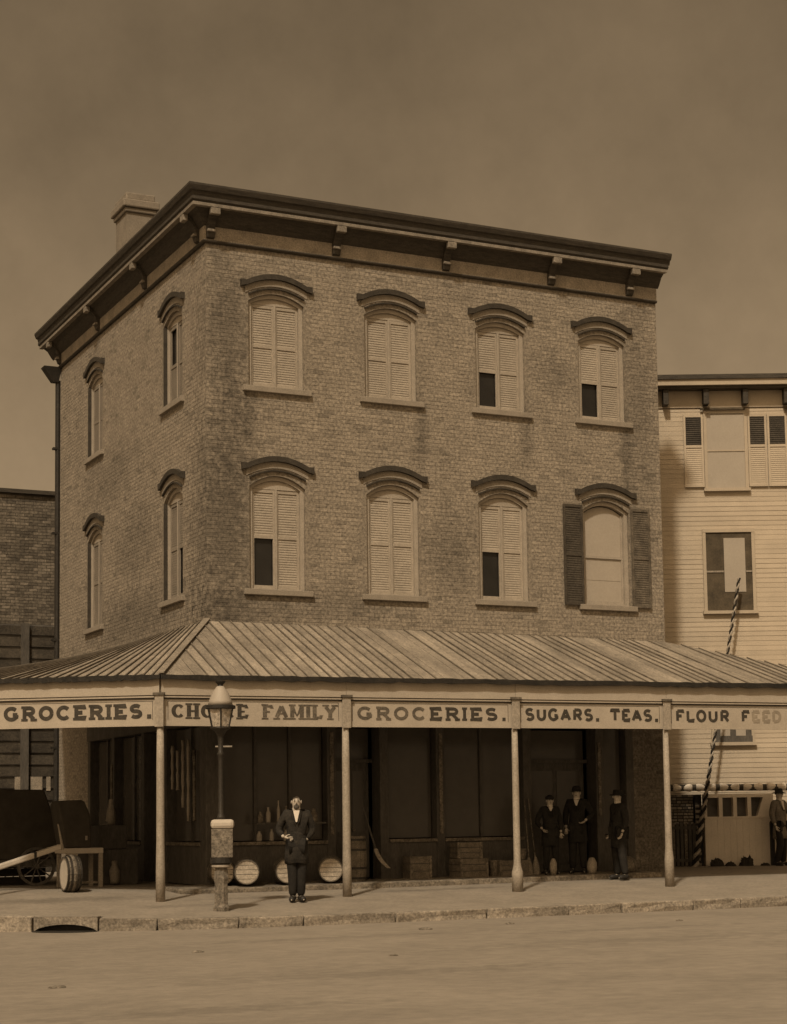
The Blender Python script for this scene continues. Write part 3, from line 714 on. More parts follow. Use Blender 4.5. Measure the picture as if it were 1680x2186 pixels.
# ---------------------------------------------------------------- barrels
def barrel(c, axis, r, ln, label, group=None, facing=None, hm='head'):
    t = empty('barrel', c, label, 'barrel', group)
    prof = [(r*.86, -ln/2), (r*.93, -ln/4), (r, 0), (r*.93, ln/4), (r*.86, ln/2), (r*.78, ln/2), (r*.78, ln/2-.02), (0, ln/2-.02)]
    prof2 = [(r*.86, -ln/2), (r*.93, -ln/4), (r, 0), (r*.93, ln/4), (r*.86, ln/2), (r*.80, ln/2), (r*.80, ln/2-.025)]
    M4 = Matrix.Identity(4)
    if axis == 'y': M4 = Matrix.Rotation(R_(90), 4, 'X')       # +z -> -y
    if axis == 'x': M4 = Matrix.Rotation(R_(-90), 4, 'Y')      # +z -> -x
    if facing: M4 = Matrix.Rotation(R_(facing), 4, 'Z') @ M4
    n = 16
    for k in range(n):        # staves
        a0, a1 = 2*math.pi*(k+.03)/n, 2*math.pi*(k+.97)/n; b = MB(); pts = []
        for rr, h in prof2[:5]:
            for a in (a0, a1):
                for q in (0, -.018): pts.append(M4 @ Vector(((rr+q)*math.cos(a), (rr+q)*math.sin(a), h))+Vector(c))
        fs = []
        for i in range(4):
            o = i*4; fs += [(o, o+2, o+6, o+4), (o+1, o+5, o+7, o+3), (o, o+4, o+5, o+1), (o+2, o+3, o+7, o+6)]
        fs += [(0, 1, 3, 2), (16, 18, 19, 17)]
        b.faces(pts, fs); b.build('stave', M['cask'], t)
    for sgn in (1, -1):
        bw_ = r*1.6/5
        for k in range(5):
            y0 = -r*.8+k*bw_+.004; y1 = y0+bw_-.008
            P_ = []
            for yy in (y0, (y0+y1)/2, y1): P_.append((math.sqrt(max(0, (r*.8)**2-yy*yy)), yy))
            poly = [(-x_, y_) for x_, y_ in P_]+[(x_, y_) for x_, y_ in P_[::-1]]
            z0 = sgn*(ln/2-.012); b = MB(); m_ = len(poly)
            pts = [M4 @ Vector((p[0], p[1], z0))+Vector(c) for p in poly]+[M4 @ Vector((p[0], p[1], z0-sgn*.015))+Vector(c) for p in poly]
            b.faces(pts, [tuple(range(m_)), tuple(range(2*m_-1, m_-1, -1))]+[(i, i+m_, (i+1) % m_+m_, (i+1) % m_) for i in range(m_)])
            b.build('head_board', M[hm], t)
    for h, rr in ((-ln*.42, .885), (-ln*.2, .96), (ln*.2, .96), (ln*.42, .885)):
        b = MB(); b.lathe([(r*rr, h-.02), (r*rr+.006, h-.018), (r*rr+.006, h+.018), (r*rr, h+.02)], c, 24, 'z', M4, False); b.build('hoop', M['pole'], t)
    return t
G = 'barrels lying on the store step with their heads to the street'
def stz(y): return .165
barrel((.46, -.75, stz(0)+.235), 'y', .25, .62, 'leftmost oak barrel on its side with round pale head beside the lamp pedestal', G, -22)
barrel((1.22, -.72, stz(0)+.235), 'y', .25, .62, 'middle oak barrel on its side half hidden behind the standing man', G, -18)
barrel((2.08, -.72, stz(0)+.235), 'y', .25, .62, 'rightmost oak barrel on its side with pale head left of the second post', G, -24)
barrel((.12, -.35, stz(0)+.235), 'y', .25, .62, 'darker oak barrel tucked behind and left of the front barrel row', None, -15)
barrel((2.62, -.62, .165+.41), 'z', .21, .82, 'upright barrel with pale lid standing just right of the second post', None)
barrel((-2.50, .0, gz(0, 0)+.31), 'x', .33, .26, 'barrel on its side seen nearly edge on beside the side street table', None, 0, 'white')

# ---------------------------------------------------------------- goods in the shop window
kj = 0
for x, z, r, h, m_ in ((1.08, 1.28, .035, .16, 'bottle'), (1.14, 1.12, .05, .16, 'shutter'), (.98, 1.10, .04, .14, 'wood2'), (1.31, 1.33, .03, .34, 'shutter'), (1.27, 1.12, .04, .15, 'bottle'), (1.58, 1.30, .05, .2, 'shutter'), (1.50, 1.10, .05, .16, 'wood2'), (1.42, 1.45, .05, .3, 'wood2'), (1.18, 1.42, .06, .2, 'wood2')):
    pass
sh = MB(FA).box(.85, 2.2, .06, .26, 1.22, 1.25).build('display_shelf', M['wood'], None)
tag(sh, 'narrow dark display shelf of jars at the shop window behind the man', 'shelf')
jars = [(.95, 1.25, .05, .2, 'tall brown jar at the left end of the window shelf', 'wood2'), (1.10, 1.25, .045, .28, 'pale rounded bottle second from the left on the window shelf', 'bottle'), (1.30, 1.25, .03, .40, 'tallest slender pale bottle on the window shelf', 'bottle'),
        (1.45, 1.25, .05, .30, 'dull brown bottle between the slender and stout pale bottles', 'wood2'), (1.60, 1.25, .055, .30, 'stout pale bottle right of centre on the window shelf', 'bottle'), (2.0, 1.25, .07, .25, 'squat brown jar at the right end of the window shelf', 'wood2')]
for x, z, r, h, lb, m_ in jars:
    o = MB().lathe([(r*.9, z), (r, z+.02), (r, z+h*.6), (r*.45, z+h*.8), (r*.4, z+h*.97), (r*.5, z+h)], (x, -.16, 0), 12).build('bottle', M[m_], None, smooth=True)
    tag(o, lb, 'bottle', 'bottles and jars on the window shelf')
lower = [(.98, .92, .05, .18), (1.22, .92, .04, .22), (1.50, .92, .05, .2)]
for k, (x, z, r, h) in enumerate(lower):
    o = MB().lathe([(r*.9, z), (r, z+.02), (r, z+h*.6), (r*.5, z+h*.85), (r*.5, z+h)], (x, -.02, 0), 12).build('jar', M['bottle'], None, smooth=True)
    tag(o, ['left jar of three small pale jars on the lower window ledge', 'slim centre jar of three on the lower window ledge', 'right jar of three small pale jars on the lower window ledge'][k], 'jar', 'small jars on the window ledge')

# shovel leaning in the dark beside the upright barrel
sv = empty('shovel', (3.1, -.6, .18), 'shovel with pale curved blade leaning in the shade under the awning', 'shovel')
b = MB(); b.tube([(3.12, -.55, .55), (3.02, -.1, 1.5)], .018, 8); b.build('shaft', M['wood'], sv)
b = MB()
for i in range(6):
    t0, t1 = i/6, (i+1)/6
    def bp(t, w_): return Vector((3.03+.20*t*t+.06*t+w_, -.62, .75-.36*t))
    wa, wb = .035+.01*math.sin(t0*3), .035+.01*math.sin(t1*3)
    b.faces([bp(t0, -wa), bp(t0, wa), bp(t1, wb), bp(t1, -wb)]+[p+Vector((0, .015, 0)) for p in (bp(t0, -wa), bp(t0, wa), bp(t1, wb), bp(t1, -wb))], [(0, 1, 2, 3), (7, 6, 5, 4), (0, 3, 7, 4), (1, 5, 6, 2)])
b.build('blade', M['frieze'], sv)


# ---------------------------------------------------------------- left street: wagon, plank, table, chest
z_ = gz(-3, 2)
wg = empty('covered_wagon', (-3.4, 3.4, z_), 'black covered wagon body standing at the left edge in the side street', 'wagon')
FW = Frame((-3.3, 3.0, 0), (1, 0))
b = MB(FW); b.prism([(-1.6, .62), (1.38, .62), (1.44, .75), (1.24, 1.6), (1.12, 1.93), (-1.6, 1.96)], -1.9, 0); b.build('cover', M['canvas'], wg, bevel=.03)
b = MB(FW); b.box(-1.65, 1.46, -1.95, .05, .50, .62); b.build('bed', M['wood'], wg)
for k in range(3): MB(FW).box(-1.6, 1.38, -.9, -.86, .14+k*.155, .285+k*.155).build('shade_board', M['canvas'], wg)  # dark boards added to give the shade beneath the wagon
for sx in (-.9, .95):
    for d in (.1, -2.0):
        b = MB(); c = FW(sx, d, z_+.36); M4 = Matrix.Rotation(R_(90), 4, 'X')
        b.lathe([(.36, -.03), (.36, .03), (.31, .03), (.31, -.03), (.36, -.03)], c, 24, 'z', M4, False)
        for k in range(10): 
            a = math.pi*2*k/10; b.tube([c, c+Vector((math.cos(a)*.32, 0, math.sin(a)*.32))], .014, 6)
        b.lathe([(.05, -.06), (.05, .06)], c, 10, 'z', M4); b.build('wheel', M['wood'], wg)
pk = empty('ramp_plank', (-2.4, .9, .8), 'long pale plank sloping up to the table with a dark strap across it', 'plank')
a, c = Vector((-3.9, .95, .37)), Vector((-2.40, .95, .83)); up = Vector((0, 0, .095)); dd = Vector((0, .22, 0))
MB().hexa([a, c, c+dd, a+dd, a+up, c+up, c+dd+up, a+dd+up]).build('board', M['white'], pk, bevel=.02)
q0, q1 = a.lerp(c, .67), a.lerp(c, .70); e = Vector((0, -.006, -.006)); up2 = Vector((0, 0, .107))
MB().hexa([q0+e, q1+e, q1+dd, q0+dd, q0+e+up2, q1+e+up2, q1+dd+up2, q0+dd+up2]).build('strap', M['iron'], pk)
MB().box(-3.96, -3.86, .96, 1.14, gz(-3.9, 1), .39).build('trestle_leg', M['wood'], pk)
MB().tube([(-2.37, .98, .82), (-2.45, 1.02, 1.28)], [.03, .012], 8).build('upright', M['band'], pk)
tb = empty('table', (-1.85, 1.8, gz(-1.8, 1.6)), 'pale topped wooden table outside the side wall with thin legs', 'table')
MB().box(-2.22, -1.50, 1.4, 2.1, .74, .84).build('table_top', M['white'], tb, bevel=.012)
for x, y in ((-1.55, 1.43), (-2.15, 1.43), (-1.55, 2.05), (-2.15, 2.05)):
    MB().box(x-.035, x+.035, y-.035, y+.035, gz(x, y)-.01, .74).build('leg', M['post'], tb)
MB().box(-2.1, -1.6, 1.42, 1.47, .2, .24).build('stretcher', M['wood2'], tb)
cs = empty('chest', (-2.0, 1.8, .84), 'black dome topped box standing on the pale table', 'box')
MB(Frame((0, 1.75, 0), (1, 0))).prism([(-2.20, .845), (-1.70, .845), (-1.74, 1.45), (-1.84, 1.68), (-1.9, 1.71), (-2.28, 1.70), (-2.33, 1.62)], -.3, .3).build('body', M['canvas'], cs, bevel=.03)
MB().box(-1.83, -1.79, 1.44, 1.449, .98, 1.06).build('clasp', M['band'], cs)
for k, (x, y, z, r, h, lb) in enumerate(((-1.05, 2.2, .15, .1, .42, 'lowest pale sack standing on the ground by the side window'), (-1.1, 2.6, .80, .11, .26, 'pale bundle at table height in the shade by the side window'), (-1.0, 2.6, 1.25, .09, .48, 'tall pale cloth bundle hanging in the shade by the side window'))):
    b = MB(); b.lathe([(r*.7, z), (r, z+h*.15), (r*.9, z+h*.55), (r*.4, z+h*.85), (r*.45, z+h)], (x, y, 0), 10)
    rr = random.Random(k)
    for v in b.bm.verts: v.co += Vector((rr.uniform(-.02, .02), rr.uniform(-.02, .02), rr.uniform(-.02, .02)))
    tag(b.build('sack', M['band'], None, smooth=True), lb, 'sack', 'pale bundles by the side window')
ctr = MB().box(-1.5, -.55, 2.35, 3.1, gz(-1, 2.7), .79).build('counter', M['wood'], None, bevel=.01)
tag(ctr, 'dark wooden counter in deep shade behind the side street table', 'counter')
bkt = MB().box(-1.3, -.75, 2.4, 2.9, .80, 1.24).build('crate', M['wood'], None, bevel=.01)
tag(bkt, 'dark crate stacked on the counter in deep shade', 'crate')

# ---------------------------------------------------------------- left background buildings
FLb = Frame((0, 13, 0), (1, 0))
lb_ = empty('brick_house', (-1.5, 13, 0), 'dark brick house with flat coping behind the corner building at the left', 'building')
MB().box(-9, 3.5, 13, 19, 0, 9.46).build('wall', M['mortar_far'], lb_)
MB().box(-9.1, 3.6, 12.9, 19.1, 9.46, 9.56).build('coping', M['crown'], lb_)
b = MB()
for k in range(int((9.45-5.9)/.075)):
    z = 5.9+k*.075; s = -5-(.11 if k % 2 else 0)
    while s < 1.6:
        dpt = rb.uniform(.004, .012); tone = rb.uniform(.6, 1.3)
        P8 = [FLb(s, 0, z), FLb(s+.21, 0, z), FLb(s+.21, 0, z+.064), FLb(s, 0, z+.064), FLb(s, dpt, z), FLb(s+.21, dpt, z), FLb(s+.21, dpt, z+.064), FLb(s, dpt, z+.064)]
        b.faces(P8, [(4, 5, 6, 7), (0, 4, 7, 3), (1, 2, 6, 5), (3, 7, 6, 2), (0, 1, 5, 4)], tone); s += .2235
b.build('bricks', M['brick_far'], lb_, kind='stuff')
shd = empty('timber_shed', (-1.5, 12.3, 0), 'dark board sided shed with upright posts below the brick house at the left', 'shed')
MB().box(-7, 2.5, 12.2, 12.9, 0, 6.1).build('shed_wall', M['dark'], shd)
for k in range(21):
    z = .15+k*.285
    MB(Frame((0, 12.2, 0), (1, 0))).box(-6, 1.5, .0, .05, z, z+.22).build('board', M['clap_dk'], shd)
for s in (-4.2, -.28, 2.0): MB(Frame((0, 12.2, 0), (1, 0))).box(s-.09, s+.09, .05, .16, .1, 6.12).build('upright', M['wood'], shd)
for k, (s, wv) in enumerate(((-.42, .16), (.02, .3), (.32, .1))):
    MB(Frame((0, 12.2, 0), (1, 0))).box(s-wv/2, s+wv/2, .052, .07, 2.08, 2.42).build('pale_panel', M['frieze'], shd)

# ---------------------------------------------------------------- pale building on the right
rbd = empty('pale_house', (11.7, 2.4, .13), 'cream clapboard house with shuttered windows beyond the right end of the store', 'building')
S0, S1 = -1.25, 7.0
b = MB(FC)
winC = [(.98, 1.82, 8.42, 10.12, 'top'), (2.86, 3.7, 8.42, 10.12, 'top'), (.88, 1.90, 5.66, 7.42, 'mid'), (3.2, 4.26, 5.66, 7.42, 'mid'), (.95, 1.76, 2.74, 4.4, 'low'), (3.3, 4.2, 2.74, 4.4, 'low')]
b.box(S0, S1, -5, -.02, 0, 10.95); b.build('wall', M['pale'], rbd)
z = 0.02; k = 0
while z < 10.2:
    b = MB(FC); F = FC; t0, t1 = .010, (.015 if z < 3.6 else .013+.003*math.sin(z*5))
    zt_ = min(z+.118, 10.24)
    b.hexa([F(S0, -.019, z), F(S1, -.019, z), F(S1, t1, z), F(S0, t1, z), F(S0, -.019, zt_), F(S1, -.019, zt_), F(S1, t0-.004, zt_), F(S0, t0-.004, zt_)])
    b.build('clapboard', M['clap'], rbd); z += .108
MB(FC).box(S0, S1, -.3, .42, 10.83, 10.93).build('cornice', M['crown'], rbd)
MB(FC).box(S0, S1, -.3, .38, 10.70, 10.829).build('cornice_fascia', M['pale'], rbd)
MB(FC).box(S0, S1, -.3, .30, 10.64, 10.699).build('soffit', M['soffit'], rbd)
MB(FC).box(S0, S1, -.02, .035, 10.26, 10.639).build('frieze', M['pale'], rbd)
for s in (.06, .96, 1.84, 2.76, 3.7, 4.6, 5.5): MB(FC).box(s-.06, s+.06, .036, .26, 10.29, 10.638).build('bracket', M['crown'], rbd, bevel=.01)
for a, c, z0, z1, ty in winC:
    fr = MB(FC)
    fw = .07
    fm = M['brown'] if ty == 'mid' else M['pale']
    fr.box(a-fw, a, .0, .06, z0, z1); fr.box(c, c+fw, .0, .06, z0, z1); fr.box(a-fw, c+fw, .0, .065, z1, z1+.08); fr.box(a-fw-.03, c+fw+.03, .0, .10, z0-.07, z0)
    wn = fr.build('window', M['pale'], rbd)
    if ty == 'top':
        MB(FC).box(a, c, .026, .035, z0, z1).build('blind', M['blindC'] if 'blindC' in M else M['blind'], wn)
        MB(FC).box(a-.14, c+.02, .066, .12, z1+.07, z1+.12).build('window_cap', M['brown'], wn)
        MB(FC).box(a, c, .036, .05, (z0+z1)/2-.015, (z0+z1)/2+.015).build('meeting_rail', M['pale'], wn)
        for q0, q1 in ((a-.52, a-.08), (c+.08, c+.50)):
            mid = z0+(z1-z0)*.56
            o = leaf(FC, q0, q1, z0+.03, z1-.02, .03, wn, M['clap'], mid=mid, up=False, lo=True)
            o['label'] = 'open shutter with dark upper louvres'
            b = MB(FC)
            for i in range(14):
                zz = mid+.05+i*(z1-.1-mid)/14
                b.box(q0+.04, q1-.04, .031, .055, zz, zz+.03)
            b.build('louvres', M['shutter_dk'], wn)
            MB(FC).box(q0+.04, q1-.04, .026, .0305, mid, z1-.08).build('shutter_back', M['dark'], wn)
    if ty == 'mid':
        MB(FC).box(a, c, .026, .034, z0, z1).build('pane', M['brown'], wn)
        MB(FC).box(a+.40, a+.87, .035, .045, z0+.42, z1-.13).build('blind', M['blind'], wn)
        MB(FC).box(a, a+.39, .036, .05, (z0+z1)/2-.02, (z0+z1)/2+.02).build('meeting_rail', M['frieze'], wn)
        MB(FC).box(a+.88, c, .036, .05, (z0+z1)/2-.02, (z0+z1)/2+.02).build('meeting_rail', M['frieze'], wn)
    if ty == 'low':
        MB(FC).box(a, c, .026, .034, z0, z1).build('pane', M['blind'], wn)
        MB(FC).box(a-.02, c+.02, .035, .07, z0, z0+.14).build('sash_rail', M['wood'], wn)
        for s in (a+.06, (a+c)/2, c-.06): MB(FC).box(s-.06, s+.06, .036, .065, z0+.14, z1).build('sash_bar', M['wood'], wn)
FS = Frame(FC(-.39, 0, 0), (.9, -.4358))
# low striped beam (twisted canopy roll) above the stall
def beam(F):
    t = empty('striped_canopy_roll', F(1.4, .5, 1.7), 'horizontal roll bound in pale lobes with dark bands over the white stall', 'canopy')
    b = MB(F); b.tube([F(.16, .5, 1.75), F(3.6, .5, 1.72)], .075, 10); b.build('roll', M['crown'], t)
    s = .30
    for k in range(6):
        ln = .42; c0, c1 = F(s, .52, 1.745), F(s+ln, .52, 1.74)
        pts = [c0.lerp(c1, i/8) for i in range(9)]; rad = [.045+.045*abs(math.cos(math.pi*i/8))*(1 if 0 < i < 8 else .6) for i in range(9)]
        MB().tube(pts, rad, 12).build('pale_lobe', M['white2'], t, smooth=True); s += ln+.09
    for s in (.2, 3.5): MB(F).tube([F(s, .5, -.12+.12), F(s, .5, 1.72)], .025, 8).build('support', M['iron'], t)
beam(FS)
# stone wall patch and picket fence between post and stall
sw = empty('rubble_wall', FS(.45, .2, 0), 'low rubble stone wall beside the white stall behind the dark pickets', 'wall')
MB(FS).box(.02, .78, .03, .28, -.05, 1.60).build('core', M['iron'], sw)
rs = random.Random(9); z = .95
while z < 1.58:
    s = .03+rs.uniform(-.05, 0)
    while s < .76:
        ln = rs.uniform(.06, .14); MB(FS).box(max(s, .03), min(s+ln, .77), .281, .281+rs.uniform(.01, .03), z+rs.uniform(0, .01), z+.05).build('stone', M['frieze'] if rs.random() < .55 else M['cask'], sw); s += ln+.018
    z += .066
pf = empty('picket_fence', FS(.4, .6, 0), 'row of narrow dark pickets in front of the rubble wall', 'fence')
for k in range(9):
    s = -.02+k*.09; MB(FS).box(s, s+.06, .58, .60, -.08, .98+.02*(k % 2)).build('picket', M['wood'] if k % 3 else M['wood2'], pf)
for zz in (.15, .85): MB(FS).box(-.05, .80, .601, .63, zz, zz+.06).build('rail', M['wood'], pf)
qc = empty('quoined_pier', FS(.86, .3, 0), 'narrow pier of alternating pale and dark blocks left of the white stall', 'pier')
MB(FS).box(.80, .95, .05, .34, -.06, 1.60).build('core', M['iron'], qc)
for k in range(12): MB(FS).box(.81, .92-.03*(k % 2), .341, .36, .05+k*.115, .11+k*.115).build('block', M['frieze'], qc)
# white stall with four openings
stl = empty('white_stall', FS(1.7, .6, 0), 'whitewashed boarded stall with four dark square openings', 'stall')
b = MB(FS)
zo0, zo1 = 1.11, 1.52
ops_ = [(1.03, 1.29), (1.37, 1.60), (1.68, 1.91)]
edges = [.97]+[q for o in ops_ for q in o]+[2.47]
b.box(.97, 2.47, .3, .55, .02, zo0); b.box(.97, 2.47, .3, .55, zo1, 1.60)
for a, c in ((.97, 1.03), (1.29, 1.37), (1.60, 1.68), (1.91, 1.99)): b.box(a, c, .3, .549, zo0+.001, zo1-.001)
b.prism([(2.12, zo0), (2.47, zo0), (2.47, zo1), (2.25, zo1)], .3, .549)
b.build('front', M['white2'], stl)
for k in range(11):
    s = .975+k*.136; MB(FS).box(s, s+.132, .551, .562, .03, 1.07).build('board', M['white2'], stl)
MB(FS).box(.98, 2.46, .30, .33, zo0, zo1).build('opening', M['dark'], stl)
MB(FS).box(.95, 2.49, .551, .58, 1.075, 1.105).build('counter_edge', M['white2'], stl)
MB(FS).box(2.36, 2.45, .60, .68, -.1, .98).build('corner_post', M['iron'], stl)
for k, (s, wv, h, lb) in enumerate(((1.17, .30, .17, 'low rounded dark heap at the left foot of the white stall'), (1.46, .22, .10, 'smallest dark heap second from left before the white stall'), (1.80, .28, .24, 'tallest two peaked dark heap before the white stall'), (2.2, .2, .07, 'flat scattered dark heap near the right post of the stall'))):
    b = MB(); bmesh.ops.create_icosphere(b.bm, subdivisions=3, radius=1); c = FS(s, .80, .035); rr = random.Random(k+40)
    for v in b.bm.verts:
        q = v.co.copy(); jn = 1+.35*math.sin(q.x*7+k)*math.cos(q.y*6+q.z*8)
        v.co = c+FS.r*(q.x*wv/2*jn)+FS.n*(q.y*.12)+Vector((0, 0, q.z*h*jn))
        if k == 2: v.co.z -= .10*math.exp(-(q.x/.25)**2)*(1 if q.z > 0 else 0)
    tag(b.build('heap', M['coal'], None), lb, 'heap', 'dark heaps at the foot of the stall')
# twisted rope from the upper window to the ground
rp_ = empty('twisted_rope', FC(.27, .9, 0), 'two tone twisted rope hanging slantwise from an upper window to the ground', 'rope')
pa, pb = FC(1.55, .30, 6.35), FC(.27, .9, 0.0)
for ph, mm in ((0, 'ropea'), (math.pi, 'ropeb')):
    pts, rad = [], []
    nT = 420
    for i in range(nT+1):
        t = i/nT; c = pa.lerp(pb, t); a = ph+t*2*math.pi*24; r = .020+.022*max(0, (t-.6)/.4)
        pts.append(c+FC.r*math.cos(a)*r+FC.n*math.sin(a)*r); rad.append(r*1.05)
    MB().tube(pts, rad, 6).build('strand', M[mm], rp_, smooth=True)

# ---------------------------------------------------------------- people
def skin(name, V, E, Rr, m, parent, loc, rot, sub=1):
    me = bpy.data.meshes.new(name); me.from_pydata([tuple(v) for v in V], E, [])
    o = bpy.data.objects.new(name, me); col.objects.link(o); me.materials.append(m)
    sk = o.modifiers.new('skin', 'SKIN'); sk.use_smooth_shade = True
    for i, r in enumerate(Rr):
        d = me.skin_vertices[0].data[i]; d.radius = (r, r) if not isinstance(r, tuple) else r; d.use_root = (i == 0)
    ss = o.modifiers.new('sub', 'SUBSURF'); ss.levels = sub; ss.render_levels = sub
    o.parent = parent
    return o
def person(loc, heading, H, label, pose, coat='cloth', hat=None, group=None, vest='linen', beard=None, skirt=True, apron=False, bald=False, vz=1.25):
    """local axes: x = the person's left-to-right as seen from the front mirrored; person faces -y; pose gives joint positions for H=1.72"""
    k = H/1.72
    t = empty('person', loc, label, 'person', group)
    t.rotation_euler = (0, 0, heading); t.scale = (k, k, k)
    p = dict(hipL=(.09, 0, .90), hipR=(-.09, 0, .90), kneeL=(.10, -.01, .50), kneeR=(-.10, -.01, .50), ankL=(.11, .02, .09), ankR=(-.11, .02, .09), toeL=(.14, -.16, .035), toeR=(-.14, -.16, .035),
             pel=(0, 0, .95), waist=(0, 0, 1.08), chest=(0, .01, 1.30), neck=(0, .0, 1.46), head0=(0, -.01, 1.55), head1=(0, -.015, 1.66),
             shL=(.17, .01, 1.40), shR=(-.17, .01, 1.40), elL=(.24, .03, 1.13), elR=(-.24, .03, 1.13), wrL=(.22, -.06, .90), wrR=(-.22, -.06, .90))
    p.update(pose)
    J = [j for j in p if not j.startswith(('hd', 'curl'))]; I = {n: i for i, n in enumerate(['pel']+[j for j in J if j != 'pel'])}
    names = sorted(I, key=lambda n: I[n]); V = [p[n] for n in names]
    rad = dict(pel=(.13, .10), waist=(.125, .095), chest=(.12, .085), neck=.055, head0=(.076, .086), head1=(.080, .096), hipL=.085, hipR=.085, kneeL=.055, kneeR=.055, ankL=.03, ankR=.03, toeL=.014, toeR=.014,
               shL=.045, shR=.045, elL=.042, elR=.042, wrL=.028, wrR=.028)
    links = [('pel', 'waist'), ('waist', 'chest'), ('chest', 'neck'), ('neck', 'head0'), ('head0', 'head1'), ('pel', 'hipL'), ('hipL', 'kneeL'), ('kneeL', 'ankL'), ('ankL', 'toeL'), ('pel', 'hipR'), ('hipR', 'kneeR'), ('kneeR', 'ankR'), ('ankR', 'toeR'),
             ('chest', 'shL'), ('shL', 'elL'), ('elL', 'wrL'), ('chest', 'shR'), ('shR', 'elR'), ('elR', 'wrR')]
    body = skin('body', V, [(I[a], I[b_]) for a, b_ in links], [rad[n] for n in names], M['skin'], t, loc, heading)
    # coat
    cn = ['chest', 'waist', 'pel', 'shL', 'elL', 'wrL', 'shR', 'elR', 'wrR']
    CV = [Vector(p[n]) for n in cn]
    CV[5] = Vector(p['elL']).lerp(Vector(p['wrL']), .86); CV[8] = Vector(p['elR']).lerp(Vector(p['wrR']), .86)
    CV += [Vector((0, .01, 1.45))]
    rc = [(.185, .135), (.165, .125), (.17, .135), .088, .066, .05, .088, .066, .05, (.085, .075)]
    E_ = [(0, 1), (1, 2), (0, 3), (3, 4), (4, 5), (0, 6), (6, 7), (7, 8), (0, 9)]
    skin('coat', CV, E_, rc, M[coat], t, loc, heading)
    if skirt:
        b = MB(); rings = [(.10, .08, 1.16), (.158, .120, 1.10), (.168, .128, .98), (.182, .138, .85), (.190, .144, .74), (.194, .148, .615), (.184, .14, .61), (.14, .10, .66)]
        vs = []
        for rx, ry, z in rings: vs.append([b.bm.verts.new(Vector((p['pel'][0]+rx*math.cos(a)*(1+.05*math.sin(5*a)), p['pel'][1]+ry*math.sin(a)*(1+.05*math.cos(4*a)), z+(.01*math.sin(3*a) if z < .7 else 0)))) for a in [2*math.pi*i/24 for i in range(24)]])
        for a, c in zip(vs, vs[1:]):
            for i in range(24): b.bm.faces.new((a[i], a[(i+1) % 24], c[(i+1) % 24], c[i]))
        o = b.build('coat_skirt', M[coat], None, smooth=True); o.parent = t
    # trousers
    TV = [Vector(p['pel'])-Vector((0, 0, .04))]+[Vector(p[n])-(Vector((0, -.01, .015)) if n[0] == 'a' else Vector((0, 0, 0))) for n in ('hipL', 'kneeL', 'ankL', 'hipR', 'kneeR', 'ankR')]
    skin('trousers', TV, [(0, 1), (1, 2), (2, 3), (0, 4), (4, 5), (5, 6)], [(.15, .12), .115, .088, .070, .115, .088, .070], M['cloth'], t, loc, heading)
    for sd in 'LR':
        a, c = Vector(p['ank'+sd]), Vector(p['toe'+sd]); h_ = a+Vector((0, .05, -.045)); 
        skin('shoe', [a+Vector((0, 0, .02)), (h_.x, h_.y, .05), a.lerp(c, .55)-Vector((0, 0, .005)), c], [(0, 1), (1, 2), (2, 3)], [.062, .056, .058, .05], M['leather'], t, loc, heading)
    # head details
    hc = Vector(p['head0']).lerp(Vector(p['head1']), .45)
    def ball(name, c, r, m_, seg=2):
        b = MB(); bmesh.ops.create_icosphere(b.bm, subdivisions=seg, radius=1)
        for v in b.bm.verts: v.co = Vector(c)+Vector((v.co.x*r[0], v.co.y*r[1], v.co.z*r[2]))
        o = b.build(name, m_, None, smooth=True); o.parent = t; return o
    ball('nose', hc+Vector((0, -.092, -.012)), (.012, .018, .024), M['skin'])
    for sx in (-1, 1):
        ball('ear', hc+Vector((sx*.078, .005, -.01)), (.01, .02, .03), M['skin'])
        ball('eye', hc+Vector((sx*.03, -.083, .012)), (.012, .008, .007), M['hairdk'])
        ball('brow', hc+Vector((sx*.03, -.086, .032)), (.02, .008, .006), M['hair' if beard else 'hairdk'])
    ball('mouth', hc+Vector((0, -.085, -.055)), (.022, .008, .006), M['hairdk'])
    b = MB(); bmesh.ops.create_icosphere(b.bm, subdivisions=3, radius=1)
    for v in list(b.bm.verts):
        if (v.co.y < (.62 if bald else -.15) and v.co.z < (1.1 if bald else .72)) or v.co.z < -.35: b.bm.verts.remove(v)
    for v in b.bm.verts: v.co = hc+Vector((v.co.x*.085, .008+v.co.y*.098, .02+v.co.z*(.092 if bald else .108)))
    o = b.build('hair', M['hair'] if beard else M['hairdk'], None, smooth=True); o.parent = t
    if beard: ball('beard', hc+Vector((0, -.060, -.088)), (.045, .036, .045), M[beard])
    if hat:
        b = MB(); b.lathe(dict(bowler=[(.0, .17), (.05, .165), (.08, .14), (.092, .095), (.094, .07), (.13, .065), (.135, .055), (.085, .055)], cap=[(.0, .135), (.06, .13), (.10, .105), (.10, .085), (.085, .06), (.08, .05)], slouch=[(.0, .15), (.05, .16), (.08, .15), (.094, .075), (.15, .06), (.165, .045), (.085, .05)])[hat], hc-Vector((0, -.01, .03)), 20); o = b.build('hat', M['cloth'], None, smooth=True); o.parent = t
    # shirt front, collar
    b = MB()
    y0 = p['chest'][1]-.150
    yz = y0+(.045*(vz-1.25)/.1); b.hexa([(-.012, yz-.002, vz), (.012, yz-.002, vz), (.012, yz+.03, vz), (-.012, yz+.03, vz), (-.055, -.085, 1.455), (.055, -.085, 1.455), (.045, -.03, 1.46), (-.045, -.03, 1.46)])
    o = b.build('shirt_front', M[vest], None, bevel=.006); o.parent = t
    b = MB(); b.lathe([(.062, 1.45), (.066, 1.50)], (0, -.005, 0), 16); o = b.build('collar', M['linen'], None); o.parent = t
